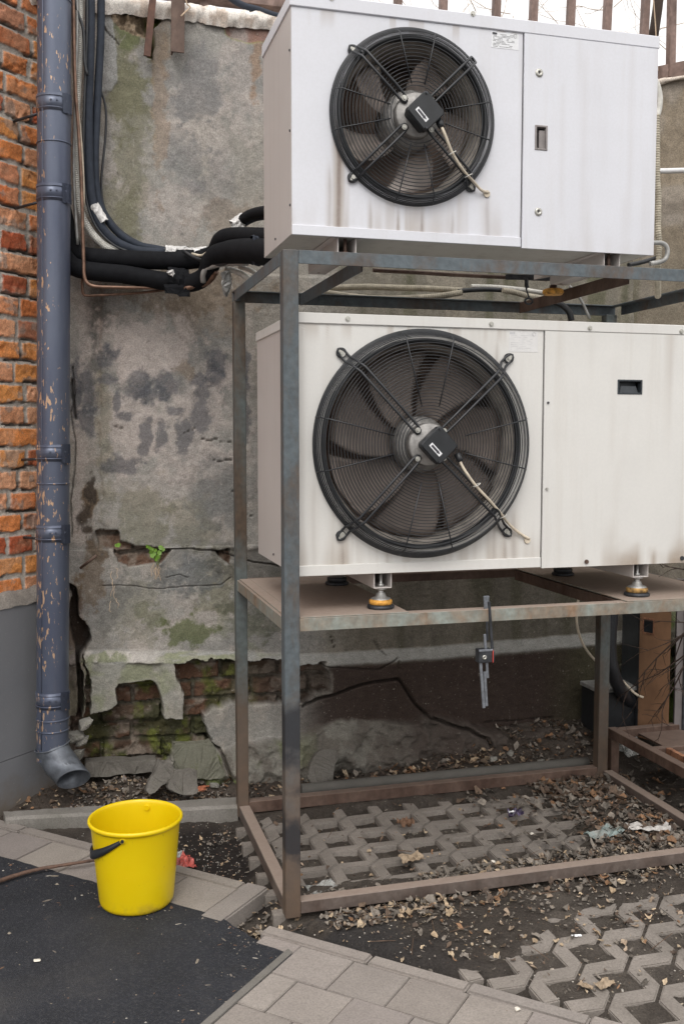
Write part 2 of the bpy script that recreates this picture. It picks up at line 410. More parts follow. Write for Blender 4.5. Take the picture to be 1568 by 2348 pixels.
# ================================================================== PLASTER WALL (height field on the plane Y = WY)
WY = 4.32
def Z1(x, y): return (147+x*.3125, 1453.7+y*.3125)
def build_wall():
    xs = np.concatenate([np.arange(-.12, .0, .005), np.arange(.0, .75, .003), np.arange(.75, 1.0, .005), np.arange(1.0, 2.45, .007), np.arange(2.45, 2.72, .012)])
    zs = np.concatenate([np.arange(-.06, .96, .0032), np.arange(.96, 1.02, .005), np.arange(1.02, 3.262, .0065)])
    X, Z = np.meshgrid(xs, zs); px, py = proj(X, WY, Z)
    w1 = (fbm(X*14, Z*14, 1, 6, .58)-.5); w2 = (fbm(X*14, Z*14, 2, 6, .58)-.5)
    wx = px+w1*26; wy = py+w2*26                                   # strongly ragged
    vx = px+w1*17; vy = py+w2*17
    # ---- colour of the plaster coat
    n = fbm(X*5, Z*4, 3, 5); n2 = fbm(X*17, Z*15, 4, 5); n3 = fbm(X*2.2, Z*1.6, 5, 4); st = fbm(X*13, Z*1.1, 6, 4)
    col = np.zeros(X.shape+(3,))+C3((.315, .303, .28))
    col = lay(col, ss(.42, .62, n)*.6, (.2, .197, .19))
    col = lay(col, ss(.5, .68, n2)*.5, (.4, .36, .325))
    col = lay(col, ss(.5, .66, n3)*.4, (.27, .24, .195))
    NB = {20: fbm(X*20, Z*20, 20, 5), 31: fbm(X*16, Z*16, 31, 6, .65)}; NF = fbm(X*70, Z*70, 99, 3, .7)
    def blob(c, cx, cy, rx, ry, a, e=.45, k=1.2, s=20):
        nn = (NB[s]-.5)*k*1.6+(NF-.5)*.9
        d = np.sqrt(((px+w1*34-cx)/rx)**2+((py+w2*34-cy)/ry)**2)+nn
        T_ = 1.32 if s == 31 else 1.12
        return lay(col, ss(T_+e/2, T_-e/2-.15, d)*a, c)
    BLUE = (.085, .09, .105); DK = (.07, .068, .06); PINK = (.47, .415, .385); OL = (.165, .16, .1); GR = (.1, .12, .045); BR = (.15, .105, .065)
    # upper field (behind the cables) : olive left column, blue-grey scraped patches, brown runs
    for a in [(OL, 285, 150, 42, 120, .75), (OL, 300, 330, 36, 190, .55), (OL, 270, 500, 50, 90, .5), (GR, 292, 75, 26, 40, .6), (PINK, 460, 260, 70, 120, .35), (PINK, 400, 470, 60, 60, .4),
              (PINK, 560, 180, 40, 120, .35), ((.15, .155, .16), 450, 200, 46, 80, .6), ((.15, .155, .16), 430, 380, 42, 60, .5), ((.16, .16, .165), 500, 420, 40, 60, .35),
              ((.25, .16, .09), 367, 220, 14, 190, .4), ((.25, .15, .08), 588, 130, 10, 90, .6), ((.2, .14, .09), 520, 500, 60, 40, .35), ((.27, .2, .14), 380, 90, 12, 60, .4),
              (BR, 430, 662, 160, 60, .6), ((.16, .13, .1), 420, 640, 90, 40, .5), ((.24, .19, .14), 470, 720, 90, 50, .4), (DK, 225, 720, 30, 60, .55), (DK, 220, 860, 22, 100, .5),
              (PINK, 332, 800, 95, 70, .85), (PINK, 300, 970, 75, 100, .7), (PINK, 430, 1000, 90, 90, .4), (PINK, 440, 920, 60, 60, .5), (PINK, 505, 860, 28, 34, .75), (PINK, 380, 1120, 80, 60, .3), (PINK, 470, 1080, 60, 60, .2),
              (PINK, 190, 800, 20, 120, .4), (PINK, 182, 1100, 14, 160, .45), (PINK, 560, 900, 20, 250, .3), (PINK, 360, 1440, 90, 50, .25), (PINK, 258, 870, 16, 14, .5),
              (OL, 330, 1190, 50, 70, .5), (OL, 440, 1200, 50, 60, .4), (OL, 240, 1000, 20, 160, .45), (OL, 500, 1340, 60, 60, .6), (OL, 300, 1400, 60, 60, .35), (GR, 435, 1450, 45, 34, .8), (GR, 350, 1410, 40, 26, .4),
              (GR, 560, 1440, 60, 40, .35), ((.14, .145, .145), 500, 1130, 60, 60, .5), ((.14, .15, .155), 440, 1320, 60, 45, .7), ((.15, .15, .15), 260, 1380, 40, 60, .5)]:
        col = blob(*a)
    for a in [(321, 884, 32, 28), (371, 879, 27, 30), (345, 905, 30, 18), (241, 821, 20, 21), (199, 890, 15, 46), (199, 960, 15, 27), (172, 900, 9, 60), (268, 925, 7, 24), (288, 956, 14, 9), (330, 1005, 10, 38),
              (369, 1003, 13, 26), (277, 1064, 38, 15), (462, 945, 17, 44), (497, 826, 20, 20), (484, 856, 18, 20), (455, 872, 22, 12), (406, 945, 14, 9), (262, 805, 14, 10), (560, 830, 10, 30), (562, 930, 8, 60), (245, 870, 26, 10), (420, 1010, 14, 30)]:
        col = blob(BLUE, *a, .68, .6, 1.3, 31)
    col = blob((.2, .16, .12), 426, 852, 26, 20, .7)
    for a in [(BR, 205, 1150, 17, 60, .9), ((.05, .04, .034), 208, 1120, 12, 40, .85), ((.05, .04, .034), 200, 1190, 16, 30, .8), ((.06, .05, .045), 225, 1250, 22, 24, .7), (BR, 215, 1320, 26, 60, .6), (BR, 178, 1560, 18, 200, .8),
              ((.09, .085, .075), 590, 1290, 90, 40, .6), ((.1, .1, .08), 620, 1400, 80, 60, .6)]:
        col = blob(*a)
    # right-hand stretch seen between and beside the units: streaked, greenish
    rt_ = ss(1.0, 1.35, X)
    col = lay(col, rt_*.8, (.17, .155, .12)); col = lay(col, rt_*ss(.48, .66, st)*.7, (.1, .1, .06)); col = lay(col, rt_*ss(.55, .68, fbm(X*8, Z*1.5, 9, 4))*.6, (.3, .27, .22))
    col = lay(col, rt_*ss(.95, .8, Z)*.5, (.07, .06, .05))  # darker below shelf height, shade behind the stand put into the colour
    # lighter later coat at the top left and fine pale scratches
    d = sdf(vx, vy, [(236, 20), (258, 34), (262, 75), (268, 112), (271, 150), (268, 190), (256, 208), (238, 214), (228, 214), (228, 20)])
    lc = ss(-1, 2, d); col = lay(col, lc*.85, (.33, .33, .325)); h = lc*.006
    d2 = sdf(vx, vy, [(225, 300), (236, 318), (243, 345), (240, 372), (225, 385)]); col = lay(col, ss(-1, 2, d2)*.7, (.34, .33, .32)); h = h+ss(-1, 2, d2)*.004
    # plaster step: the grey coat whose ragged left border runs down x~225
    bd = sdf(px+w1*20, py+w2*20, [(228, 1085), (236, 1110), (236, 1150), (230, 1190), (258, 1215), (275, 1240), (330, 1256), (520, 1262), (760, 1262), (760, 300), (238, 300)])
    h = h+ss(-2, 3, bd)*.007*(Z < 2.2)
    h = h+(n-.5)*.016+(n2-.5)*.006+(fbm(X*60, Z*60, 8, 3)-.5)*.0035
    rng2 = np.random.default_rng(3)
    for i in range(70):
        cx_, cy_ = rng2.uniform(235, 600), rng2.uniform(60, 1480); L = rng2.uniform(4, 22); an = rng2.choice([0, 1.57, 1.4, 1.7, 2.3])+rng2.normal(0, .15)
        x1_, y1_ = cx_+L*math.cos(an), cy_+L*math.sin(an)
        m = (px > min(cx_, x1_)-5) & (px < max(cx_, x1_)+5) & (py > min(cy_, y1_)-5) & (py < max(cy_, y1_)+5)
        dd = pld(px[m], py[m], [(cx_, cy_), (x1_, y1_)]); f = ss(1.3, .3, dd)*.55
        col[m] = col[m]*(1-f[:, None])+np.array((.42, .39, .36))*f[:, None]
    # ---- ledge: chamfer at the foot of the coat then a proud lower coat
    lx = [160, 205, 430, 640, 690, 1050, 1340, 1500]; ly = [1492, 1490, 1492, 1497, 1500, 1477, 1452, 1440]
    L = np.interp(px, lx, ly)+w1*5; below = py-L
    led = ss(-1, 3, below); ch = ss(0, 24, below)
    cav = ss(205, 225, px)
    h = h+led*(.012+.038*ch)
    band = led*ss(30, 22, below+w2*10)
    col = lay(col, band*.8, (.3, .3, .285)); col = lay(col, band*ss(.45, .6, fbm(X*9, Z*30, 12, 4))*.6*ss(700, 500, px), (.2, .22, .1))
    col = lay(col, band*ss(.35, .5, n2)*ss(420, 300, px)*.9, (.48, .45, .42))
    h = h+band*ss(420, 300, px)*(n2-.35)*.07
    low = ss(20, 34, below)
    col = lay(col, low*ss(600, 760, px)*.94, (.044, .029, .024))  # dark brown coat, deepened with the shade behind the stand
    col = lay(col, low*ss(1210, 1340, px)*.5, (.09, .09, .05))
    # ---- brick exposed
    A = [(192, 1500), (444, 1513), (532, 1511), (650, 1514), (690, 1522), (743, 1513), (752, 1545), (752, 1577), (716, 1590), (690, 1611), (600, 1607), (530, 1611), (490, 1617), (460, 1632), (470, 1680), (480, 1697),
         (497, 1706), (440, 1706), (402, 1706), (395, 1740), (350, 1800), (165, 1830), (165, 1640), (190, 1640)]
    P1 = [Z1(*p) for p in [(150, 60), (440, 60), (950, 120), (950, 180), (880, 215), (800, 205), (800, 240), (830, 340), (875, 430), (855, 510), (860, 605), (725, 600), (710, 480), (690, 370), (640, 335), (400, 350), (380, 390), (380, 490), (290, 555), (185, 572), (195, 350), (150, 200)]]
    U1 = [(220, 1217), (272, 1214), (277, 1239), (310, 1252), (395, 1259), (370, 1292), (300, 1302), (272, 1292), (260, 1262), (228, 1252)]
    U2 = [(492, 1262), (530, 1261), (530, 1296), (505, 1277)]
    TOP = [(238, 20), (262, 8), (300, 12), (340, 18), (365, 20), (372, 48), (352, 62), (356, 105), (350, 134), (338, 128), (334, 84), (300, 78), (275, 62), (255, 44)]
    TR = [(503, 36), (620, 60), (620, 84), (602, 96), (575, 98), (545, 92), (525, 80)]
    GAP = [(158, 1340), (174, 1352), (180, 1372), (180, 1412), (203, 1444), (206, 1470), (198, 1488), (182, 1512), (188, 1540), (190, 1600), (186, 1650), (176, 1650), (178, 1560), (170, 1480), (160, 1420)]
    HF = [(402, 1706), (480, 1712), (520, 1705), (560, 1690), (640, 1685), (690, 1668), (760, 1646), (860, 1640), (1000, 1637), (1085, 1650), (1140, 1668), (1250, 1648), (1400, 1640), (1400, 1900), (402, 1900)]
    bA = np.minimum(sdf(wx, wy, A), -sdf(vx, vy, P1)); b = bA
    for Q in (U1, U2): b = np.maximum(b, sdf(vx, vy, Q))
    brick = ss(-.8, 1.6, b)
    course = .083; zz = Z-.01+(w1*.012); ci = np.floor(zz/course); fz = zz/course-ci
    xx = X+.125*(ci % 2)+.04*np.sin(ci*3.1); bx = xx/.262; bi = np.floor(bx); fx = bx-bi
    e = np.minimum(np.minimum(fz, 1-fz)*course, np.minimum(fx, 1-fx)*.262)+(fbm(X*70, Z*70, 15, 3)-.5)*.012
    face = ss(.004, .011, e); rid = vn(bi*1.7+.5, ci*2.3+.5, 40); rid2 = vn(bi*3.1+.5, ci*1.3+.5, 41)
    hb = -.055+face*(.016+.022*rid)+(n2-.5)*.03+(fbm(X*45, Z*45, 17, 4)-.5)*.016
    bc = np.zeros_like(col)+C3((.13, .115, .09))
    bcol = lay(np.zeros_like(col)+C3((.115, .062, .04)), ss(.3, .8, rid), (.075, .05, .035)); bcol = lay(bcol, ss(.5, .9, rid2)*.6, (.2, .13, .095))
    bc = bc*(1-face[..., None])+bcol*face[..., None]
    bc = lay(bc, ss(.48, .64, fbm(X*18, Z*18, 19, 5))*.75, (.24, .2, .165))
    moss = ss(.45, .62, fbm(X*9+3, Z*9, 21, 5)+.14*rid)*ss(.75, .55, Z)*ss(640, 480, px)
    bc = lay(bc, moss*.85, (.04, .045, .016)); bc = lay(bc, moss*ss(.52, .66, n2)*.8, (.125, .14, .03))
    bc = lay(bc, ss(700, 760, px)*0+ss(560, 640, px)*.45, (.04, .032, .028))  # bricks behind the stand darkened, shade put into their colour
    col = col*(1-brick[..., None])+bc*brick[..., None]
    h = h*(1-brick)+hb*brick-(ss(430, 300, px)*ss(1640, 1680, py)*brick)*.03
    # moss on plaster P1 and its broken edge pale
    pm = low*ss(.42, .6, fbm(X*11, Z*11, 23, 5))*ss(440, 350, px)*(1-brick)
    col = lay(col, pm*.8, (.2, .225, .1)); col = lay(col, low*(1-brick)*ss(460, 350, px)*.45, (.3, .3, .25))
    edge = ss(7, 1.5, np.abs(b+3))*(1-brick)*(below > -260); col = lay(col, edge*.35*ss(.3, .6, n2), (.36, .34, .3))
    # top crumbled hole, brick-red patch, deep side gap
    t = ss(-1, 2, sdf(wx*.6+px*.4, wy*.6+py*.4, TOP)); h = h*(1-t)+t*(-.05+(fbm(X*22, Z*22, 25, 4)-.35)*.14)
    tc = lay(np.zeros_like(col)+C3((.26, .2, .14)), ss(.4, .6, fbm(X*12, Z*12, 27, 4)), (.12, .14, .035)); col = col*(1-t[..., None])+tc*t[..., None]
    t = ss(-1, 1.5, sdf(vx, vy, TR)); h = h-t*.008; col = lay(col, t*.85, (.26, .15, .12)); col = lay(col, t*ss(.5, .6, n2)*.7, (.33, .3, .28))
    ed = ss(4, 0, np.abs(sdf(vx, vy, TR)+1)); col = lay(col, ed*.6, (.2, .2, .05))
    t = ss(-1, 2.5, sdf(vx, vy, GAP)); h = h*(1-t)-.11*t; col = lay(col, t*.9, (.05, .035, .028))
    t = ss(200, 178, px)*ss(1340, 1380, py)*(1-t); h = h+t*(fbm(X*20, Z*6, 29, 4)-.4)*.07; col = lay(col, t*.7, (.12, .09, .075))
    # footing: rough concrete bulging forward towards the ground
    f = ss(-1, 6, sdf(wx, wy, HF)); rise = ss(.34, .02, Z)
    hf = .03+.15*rise+(fbm(X*7, Z*9, 33, 5)-.5)*.14+(fbm(X*30, Z*30, 34, 4)-.5)*.035
    h = h*(1-f)+hf*f
    fc = lay(np.zeros_like(col)+C3((.2, .19, .165)), ss(.45, .6, n2)*.7, (.12, .105, .09)); fc = lay(fc, ss(720, 1000, px)*.85, (.055, .040, .034)); fc = lay(fc, ss(.5, .62, fbm(X*7, Z*7, 35, 4))*ss(760, 560, px)*.8, (.13, .16, .05))  # footing browner rightwards with the stand's shade in its colour, moss on the left
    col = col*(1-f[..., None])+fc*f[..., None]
    # ---- cracks
    for pl, w, dp in [([(690, 1615), (722, 1598), (755, 1590), (800, 1572), (850, 1558), (905, 1552)], 4.5, .05), ([(905, 1552), (925, 1580), (945, 1610), (975, 1640), (992, 1643)], 3.5, .05),
                      ([(985, 1640), (1040, 1655), (1085, 1672), (1092, 1700), (1098, 1738)], 5, .06), ([(167, 840), (173, 900), (164, 950), (173, 1010), (171, 1080), (163, 1150), (166, 1230)], 1.8, .012),
                      ([(165, 870), (170, 930), (175, 960)], 4, .02),
                      ([(395, 1259), (430, 1257), (492, 1262), (555, 1282), (585, 1290), (640, 1296)], 2.2, .02), ([(235, 1343), (300, 1344), (370, 1350), (440, 1345), (505, 1340), (530, 1325)], 1.3, .008),
                      ([(380, 1325), (410, 1318), (430, 1326)], 1.2, .008), ([(460, 1006), (478, 1010), (500, 1006)], 1.8, .012), ([(505, 1012), (530, 1014)], 1.5, .01), ([(488, 1055), (505, 1058), (530, 1053)], 2, .014), ([(260, 976), (285, 983), (300, 984)], 1.5, .01),
                      ([(420, 993), (440, 987), (448, 980)], 1.3, .01), ([(690, 1522), (760, 1525), (860, 1530), (905, 1505)], 2.2, .02), ([(758, 1460), (768, 1490)], 1.5, .012), ([(855, 1470), (880, 1500)], 1.5, .01), ([(905, 1500), (907, 1530)], 1.5, .01),
                      ([(347, 60), (352, 100), (350, 135)], 2.5, .03), ([(262, 85), (272, 100)], 1.5, .01), ([(530, 1125), (540, 1128)], 1.5, .01), ([(470, 1690), (500, 1712), (512, 1745), (520, 1780)], 4, .05), ([(1100, 1650), (1180, 1645), (1260, 1640)], 2, .02),
                      ([(560, 1180), (590, 1186)], 1.5, .01), ([(228, 45), (244, 70), (262, 88)], 1.8, .012)]:
        dd = pld(px+w1*7, py+w2*7, pl); t = ss(w, w*.3, dd); h = h-t*dp; col = lay(col, t*.55, (.07, .055, .045))
    P = np.stack([X, WY-h, Z], -1)
    # ragged top edge
    topz = 3.262-.02*fbm(X*6, X*0, 44, 4)-.03*ss(.35, .1, X)*fbm(X*20, X*0, 45, 3)
    P[..., 2] = np.minimum(Z, topz)
    root = thing('plaster_wall', (1.2, WY, 0), 'old grey plastered wall with bare mossy brick showing low on the left', 'wall')
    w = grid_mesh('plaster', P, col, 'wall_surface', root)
    # solid core behind the skin
    MB().box((-.9, WY+.125, -.2), (2.8, WY+.34, 3.2), 0).build('core', 'rubble', root)
    return root
wall = build_wall()
# pale mortar capping along the top of the wall
def build_cap():
    xs = np.arange(-.15, 2.75, .008); prof = [(-.012, -.01), (-.03, .0), (-.034, .02), (-.02, .04), (.02, .05), (.1, .055), (.22, .05), (.24, .0)]
    P = np.zeros((len(prof), len(xs), 3))
    for j, (dy, dz) in enumerate(prof):
        a = fbm(xs*7, xs*0+j*.35, 50, 5)-.5; b = fbm(xs*45, xs*0+j*1.7, 51, 4)-.5
        P[j, :, 0] = xs; P[j, :, 1] = WY+dy+a*.015+b*.018; P[j, :, 2] = 3.25+dz+b*.025+a*.02-(.02 if j < 1 else 0)
    c = np.zeros(P.shape)+C3((.85, .8, .74)); m = ss(.5, .66, fbm(P[..., 0]*25, P[..., 2]*40, 52, 4)); c = lay(c, m*.6, (.4, .28, .2))
    o = grid_mesh('wall_capping', P, c, 'wall_surface', wall)
build_cap()
def rock(name, c, size, mat, seed, parent=None, label=None, ang=0., n=3, rough=.35):
    b = bmesh.new(); bmesh.ops.create_cube(b, size=1); bmesh.ops.subdivide_edges(b, edges=b.edges[:], cuts=2**n-1, use_grid_fill=True)
    r_ = random.Random(seed); pl = [(Vector((r_.gauss(0, 1), r_.gauss(0, 1), r_.gauss(0, 1))).normalized(), r_.uniform(.38, .52)) for _ in range(9)]
    for v in b.verts:
        p = v.co.copy()
        for nrm, dd in pl:
            k = p.dot(nrm)-dd
            if k > 0: p -= nrm*k
        q = np.array([p.x*5+seed, p.y*5, p.z*5])
        dn = (float(fbm(np.array([q[0]+q[2]]), np.array([q[1]-q[2]*.7]), seed, 4)[0])-.5)*rough
        p *= 1+dn
        v.co = Vector((p.x*size[0], p.y*size[1], p.z*size[2]))
    m = Matrix.Rotation(ang, 3, 'Z')
    for v in b.verts: v.co = m @ v.co
    me = bpy.data.meshes.new(name); b.to_mesh(me); b.free(); setcol(me, 1.)
    o = link(name, me, mat, parent, label); o.location = c
    return o
def flat_chunk(name, pts_px, Y, thick, mat, tilt=0., seed=0):
    """broken slab traced in its own vertical plane, rough edged; placed as a thing"""
    P = [onY(x, y, Y) for x, y in pts_px]; c = np.mean(P, 0); r_ = random.Random(seed)
    out = []
    for i in range(len(P)):
        a, b = P[i], P[(i+1) % len(P)]
        for k in range(4):
            p = a+(b-a)*k/4-c; out.append(Vector((p[0]+r_.uniform(-.004, .004), 0, p[2]+r_.uniform(-.004, .004))))
    b = bmesh.new(); v0 = [b.verts.new(p) for p in out]; v1 = [b.verts.new(p*.97+Vector((r_.uniform(-.006, .006), thick, 0))) for p in out]
    b.faces.new(v0); b.faces.new(v1[::-1])
    for i in range(len(v0)): b.faces.new((v0[i], v1[i], v1[(i+1) % len(v0)], v0[(i+1) % len(v0)]))
    bmesh.ops.bevel(b, geom=[e for e in b.edges if len(e.link_faces) == 2][:], offset=.003, segments=1, affect='EDGES')
    bmesh.ops.triangulate(b, faces=b.faces[:]); bmesh.ops.subdivide_edges(b, edges=b.edges[:], cuts=4)
    A_ = np.array([v.co[:] for v in b.verts]); nx = fbm(A_[:, 0]*9+seed*3, A_[:, 2]*9+A_[:, 1]*9, 200+seed, 6, .55)-.5; nz = fbm(A_[:, 0]*12+seed, A_[:, 2]*12+A_[:, 1]*12, 220+seed, 6, .55)-.5
    rg_ = .036 if 'dark' in mat or 'moss' in mat else .014
    for v, p_, q_ in zip(b.verts, nx, nz):
        v.co += Vector((q_*rg_*.7, p_*rg_*1.2, q_*rg_*.6))
    bmesh.ops.recalc_face_normals(b, faces=b.faces[:])
    me = bpy.data.meshes.new(name); b.to_mesh(me); b.free(); setcol(me, 1.)
    o = link(name, me, mat); o.location = c; o.rotation_euler = (tilt, 0, 0)
    return o
# right-hand wall turning towards the camera, with the fence on top of both
def build_right_wall():
    s = np.arange(0, 1.3, .012); z = np.concatenate([np.arange(-.05, .95, .012), np.arange(.95, 3.16, .012)])
    S, Z = np.meshgrid(s, z); d = np.array([.64, -.77]); nrm = np.array([-.77, -.64])
    n = fbm(S*6, Z*5, 60, 5); n2 = fbm(S*20, Z*18, 61, 5); st = fbm(S*12, Z*1.2, 62, 4)
    col = np.zeros(S.shape+(3,))+C3((.27, .225, .17)); col = lay(col, ss(.45, .6, n)*.5, (.33, .3, .27)); col = lay(col, ss(.5, .65, st)*.6*ss(2.7, 2.1, Z), (.13, .13, .07))
    col = lay(col, ss(2.55, 2.2, Z)*.45, (.16, .15, .12)); band = ss(.03, .01, np.abs(Z-2.5-.03*n)); col = lay(col, band*.3, (.4, .36, .32))
    h = (n-.5)*.03+(n2-.5)*.012
    lo = ss(.75, .55, Z); col = lay(col, lo*.7, (.12, .12, .09)); m = ss(.42, .55, fbm(S*9, Z*9, 64, 4))*lo; col = lay(col, m*.9, (.1, .15, .03)); h = h+lo*(fbm(S*8, Z*8, 65, 4)-.3)*.16
    P = np.stack([2.66+S*d[0]+h*nrm[0], 4.33+S*d[1]+h*nrm[1], Z], -1)
    root = thing('side_wall', (2.9, 4.1, 0), 'tan plastered wall turning towards the viewer at the right edge', 'wall')
    grid_mesh('plaster', P, col, 'wall_surface', root)
    a = np.array([2.66, 4.33]); e = a+d*1.3; bk = -nrm*.25
    MB().poly([(a[0]+.03, a[1]+.03, -.2), (e[0]+.03, e[1]+.03, -.2), (e[0]+bk[0], e[1]+bk[1], -.2), (a[0]+bk[0], a[1]+bk[1], -.2)], (0, 0, 3.32)).build('core', 'rubble', root)
    # pale lip on top
    sx = np.arange(0, 1.3, .01); prof = [(-.01, 0), (-.028, .004), (-.02, .02), (.03, .026), (.2, .03)]; P = np.zeros((5, len(sx), 3))
    for j, (o_, dz) in enumerate(prof):
        a_ = fbm(sx*16, sx*0+j, 66, 4)-.5
        P[j, :, 0] = 2.66+sx*d[0]-nrm[0]*(o_+a_*.02); P[j, :, 1] = 4.33+sx*d[1]-nrm[1]*(o_+a_*.02); P[j, :, 2] = 3.145+dz+a_*.02
    grid_mesh('wall_capping', P, np.zeros(P.shape)+C3((.6, .53, .46)), 'wall_surface', root)
    return root
build_right_wall()
def build_fence():
    root = thing('railing_fence', (2.2, 4.5, 3.2), 'rusty railing fence of square bars standing on top of the walls', 'fence')
    m = MB()
    m.bar((.35, 4.46, 3.40), (2.76, 4.46, 3.40), .05, .075); m.build('bottom_rail', 'fence_rust', root)
    d = np.array([.64, -.77]); a = np.array([2.70, 4.42])
    MB().bar((a[0], a[1], 3.215), (a[0]+d[0]*1.2, a[1]+d[1]*1.2, 3.215), .09, .035).build('bottom_rail', 'fence_rust', root)
    for i, x in enumerate([.62, .84, 1.06, 1.28, 1.50, 1.72, 1.985, 2.175, 2.37, 2.565, 2.77]):
        MB().bar((x, 4.46, 3.2), (x+.035, 4.45, 4.4), .034, .034).build('fence_bar', 'fence_rust', root)
    for k in (.18, .42, .66, .9):
        p = a+d*k
        MB().bar((p[0], p[1], 3.2), (p[0]-.01, p[1], 4.4), .034, .034).build('fence_bar', 'fence_rust', root)
    return root
build_fence()
# ================================================================== BRICK WALL (left, at 45 degrees)
BO = np.array([-.09, 4.303]); BD = np.array([.7071, .7071]); BN = np.array([.7071, -.7071])      # origin, direction away, outward normal
def bpt(s, n, z): return (BO[0]+BD[0]*s+BN[0]*n, BO[1]+BD[1]*s+BN[1]*n, z)
def build_brick():
    s = np.concatenate([np.arange(-1.5, -.4, .012), np.arange(-.4, .12, .0035)]); z = np.concatenate([np.arange(.84, 3.5, .0045)])
    S, Z = np.meshgrid(s, z)
    a = fbm(S*16, Z*16, 70, 4)-.5; b = fbm(S*16, Z*16, 71, 4)-.5; c_ = fbm(S*60, Z*60, 72, 4)-.5
    course = .0862; zz = Z+.012+a*.014; ci = np.floor(zz/course); fz = zz/course-ci
    hd = (np.mod(ci, 2) == 0); L = np.where(hd, .143, .272); xx = S+b*.014+.05*np.sin(ci*2.4)+.03*ci
    bi = np.floor(xx/L); fx = xx/L-bi
    id1 = vn(bi*2.7+.5, ci*3.3+.5, 73); id2 = vn(bi*1.9+.5, ci*2.1+.5, 74); id3 = vn(bi*4.9+.5, ci*1.1+.5, 75)
    ez = np.minimum(fz, 1-fz)*course; ex = np.minimum(fx, 1-fx)*L
    e = np.where((ez < .012) & (ex < .012), .012-np.hypot(.012-ez, .012-ex), np.minimum(ez, ex))+c_*.008+a*.01
    f = ss(.0078, .0112, e)
    gap = ss(.52, .62, fbm(S*9, Z*22, 76, 4))*ss(.5, .2, fz)*(1-f)*.8                       # hollow joints above some courses
    h = f*(.003+.006*id2)+c_*.004+a*.003+(fbm(S*34, Z*34, 77, 5, .6)-.5)*.007*f-gap*.016
    chip = ss(.66, .72, fbm(S*13, Z*13, 79, 4)); h = h-chip*.006*f
    col = np.zeros(S.shape+(3,))+C3((.72, .3, .095))
    col = lay(col, ss(.35, .45, id1), (.68, .22, .075)); col = lay(col, ss(.55, .62, id1), (.7, .34, .19)); col = lay(col, ss(.74, .8, id1), (.4, .1, .045)); col = lay(col, ss(.2, .1, id3)*.8, (.38, .1, .05))
    n = fbm(S*10, Z*14, 78, 5); col = lay(col, ss(.5, .66, n)*.4, (.56, .34, .22)); col = lay(col, ss(.45, .3, n)*.4, (.3, .12, .05))
    mo = lay(np.zeros_like(col)+C3((.46, .42, .375)), ss(.45, .65, n)*.6, (.33, .3, .27)); mo = lay(mo, gap*.9, (.035, .03, .027))
    k = ss(.62, .7, fbm(S*18, Z*18, 80, 4))*.6; col = lay(col, k*f, (.3, .27, .24))
    col = lay(col, ss(2.6, 3.2, Z)*.3, (.3, .16, .1))
    col = mo*(1-f[..., None])+col*f[..., None]
    P = np.stack([BO[0]+BD[0]*S+BN[0]*h, BO[1]+BD[1]*S+BN[1]*h, Z], -1)
    root = thing('brick_wall', (-.3, 4.1, 0), 'orange brick wall with rough mortar joints at the left edge', 'wall')
    grid_mesh('brickwork', P, col, 'wall_surface', root)
    q = [bpt(-1.5, -.02, -.2), bpt(.14, -.02, -.2), bpt(.14, -.3, -.2), bpt(-1.5, -.3, -.2)]
    MB().poly(q, (0, 0, 3.7)).build('core', 'rubble', root)
    # mortar fillet above the cladding
    sx = np.arange(-1.5, .11, .008); P = np.zeros((5, len(sx), 3))
    for j, (o_, dz) in enumerate([(.055, -.01), (.052, .008), (.035, .03), (.015, .05), (-.01, .055)]):
        a_ = fbm(sx*20, sx*0+j*1.7, 81, 4)-.5
        P[j, :, 0] = BO[0]+BD[0]*sx+BN[0]*(o_+a_*.02); P[j, :, 1] = BO[1]+BD[1]*sx+BN[1]*(o_+a_*.02); P[j, :, 2] = .832+dz+a_*.03
    grid_mesh('mortar_fillet', P, np.zeros(P.shape)+C3((.22, .2, .18)), 'wall_surface', root)
    # smooth grey cladding boards of the plinth: two rows with a tight seam
    for z0, z1 in ((-.1, .2165), (.2195, .828)):
        MB().poly([bpt(-1.5, .052, z0), bpt(.08, .052, z0), bpt(.08, .0, z0), bpt(-1.5, .0, z0)], (0, 0, z1-z0)).build('cladding_board', 'panel_grey', root)
    MB().poly([bpt(-1.5, .047, .2), bpt(.078, .047, .2), bpt(.078, .001, .2), bpt(-1.5, .001, .2)], (0, 0, .03)).build('seam', 'panel_seam', root)
    return root
build_brick()
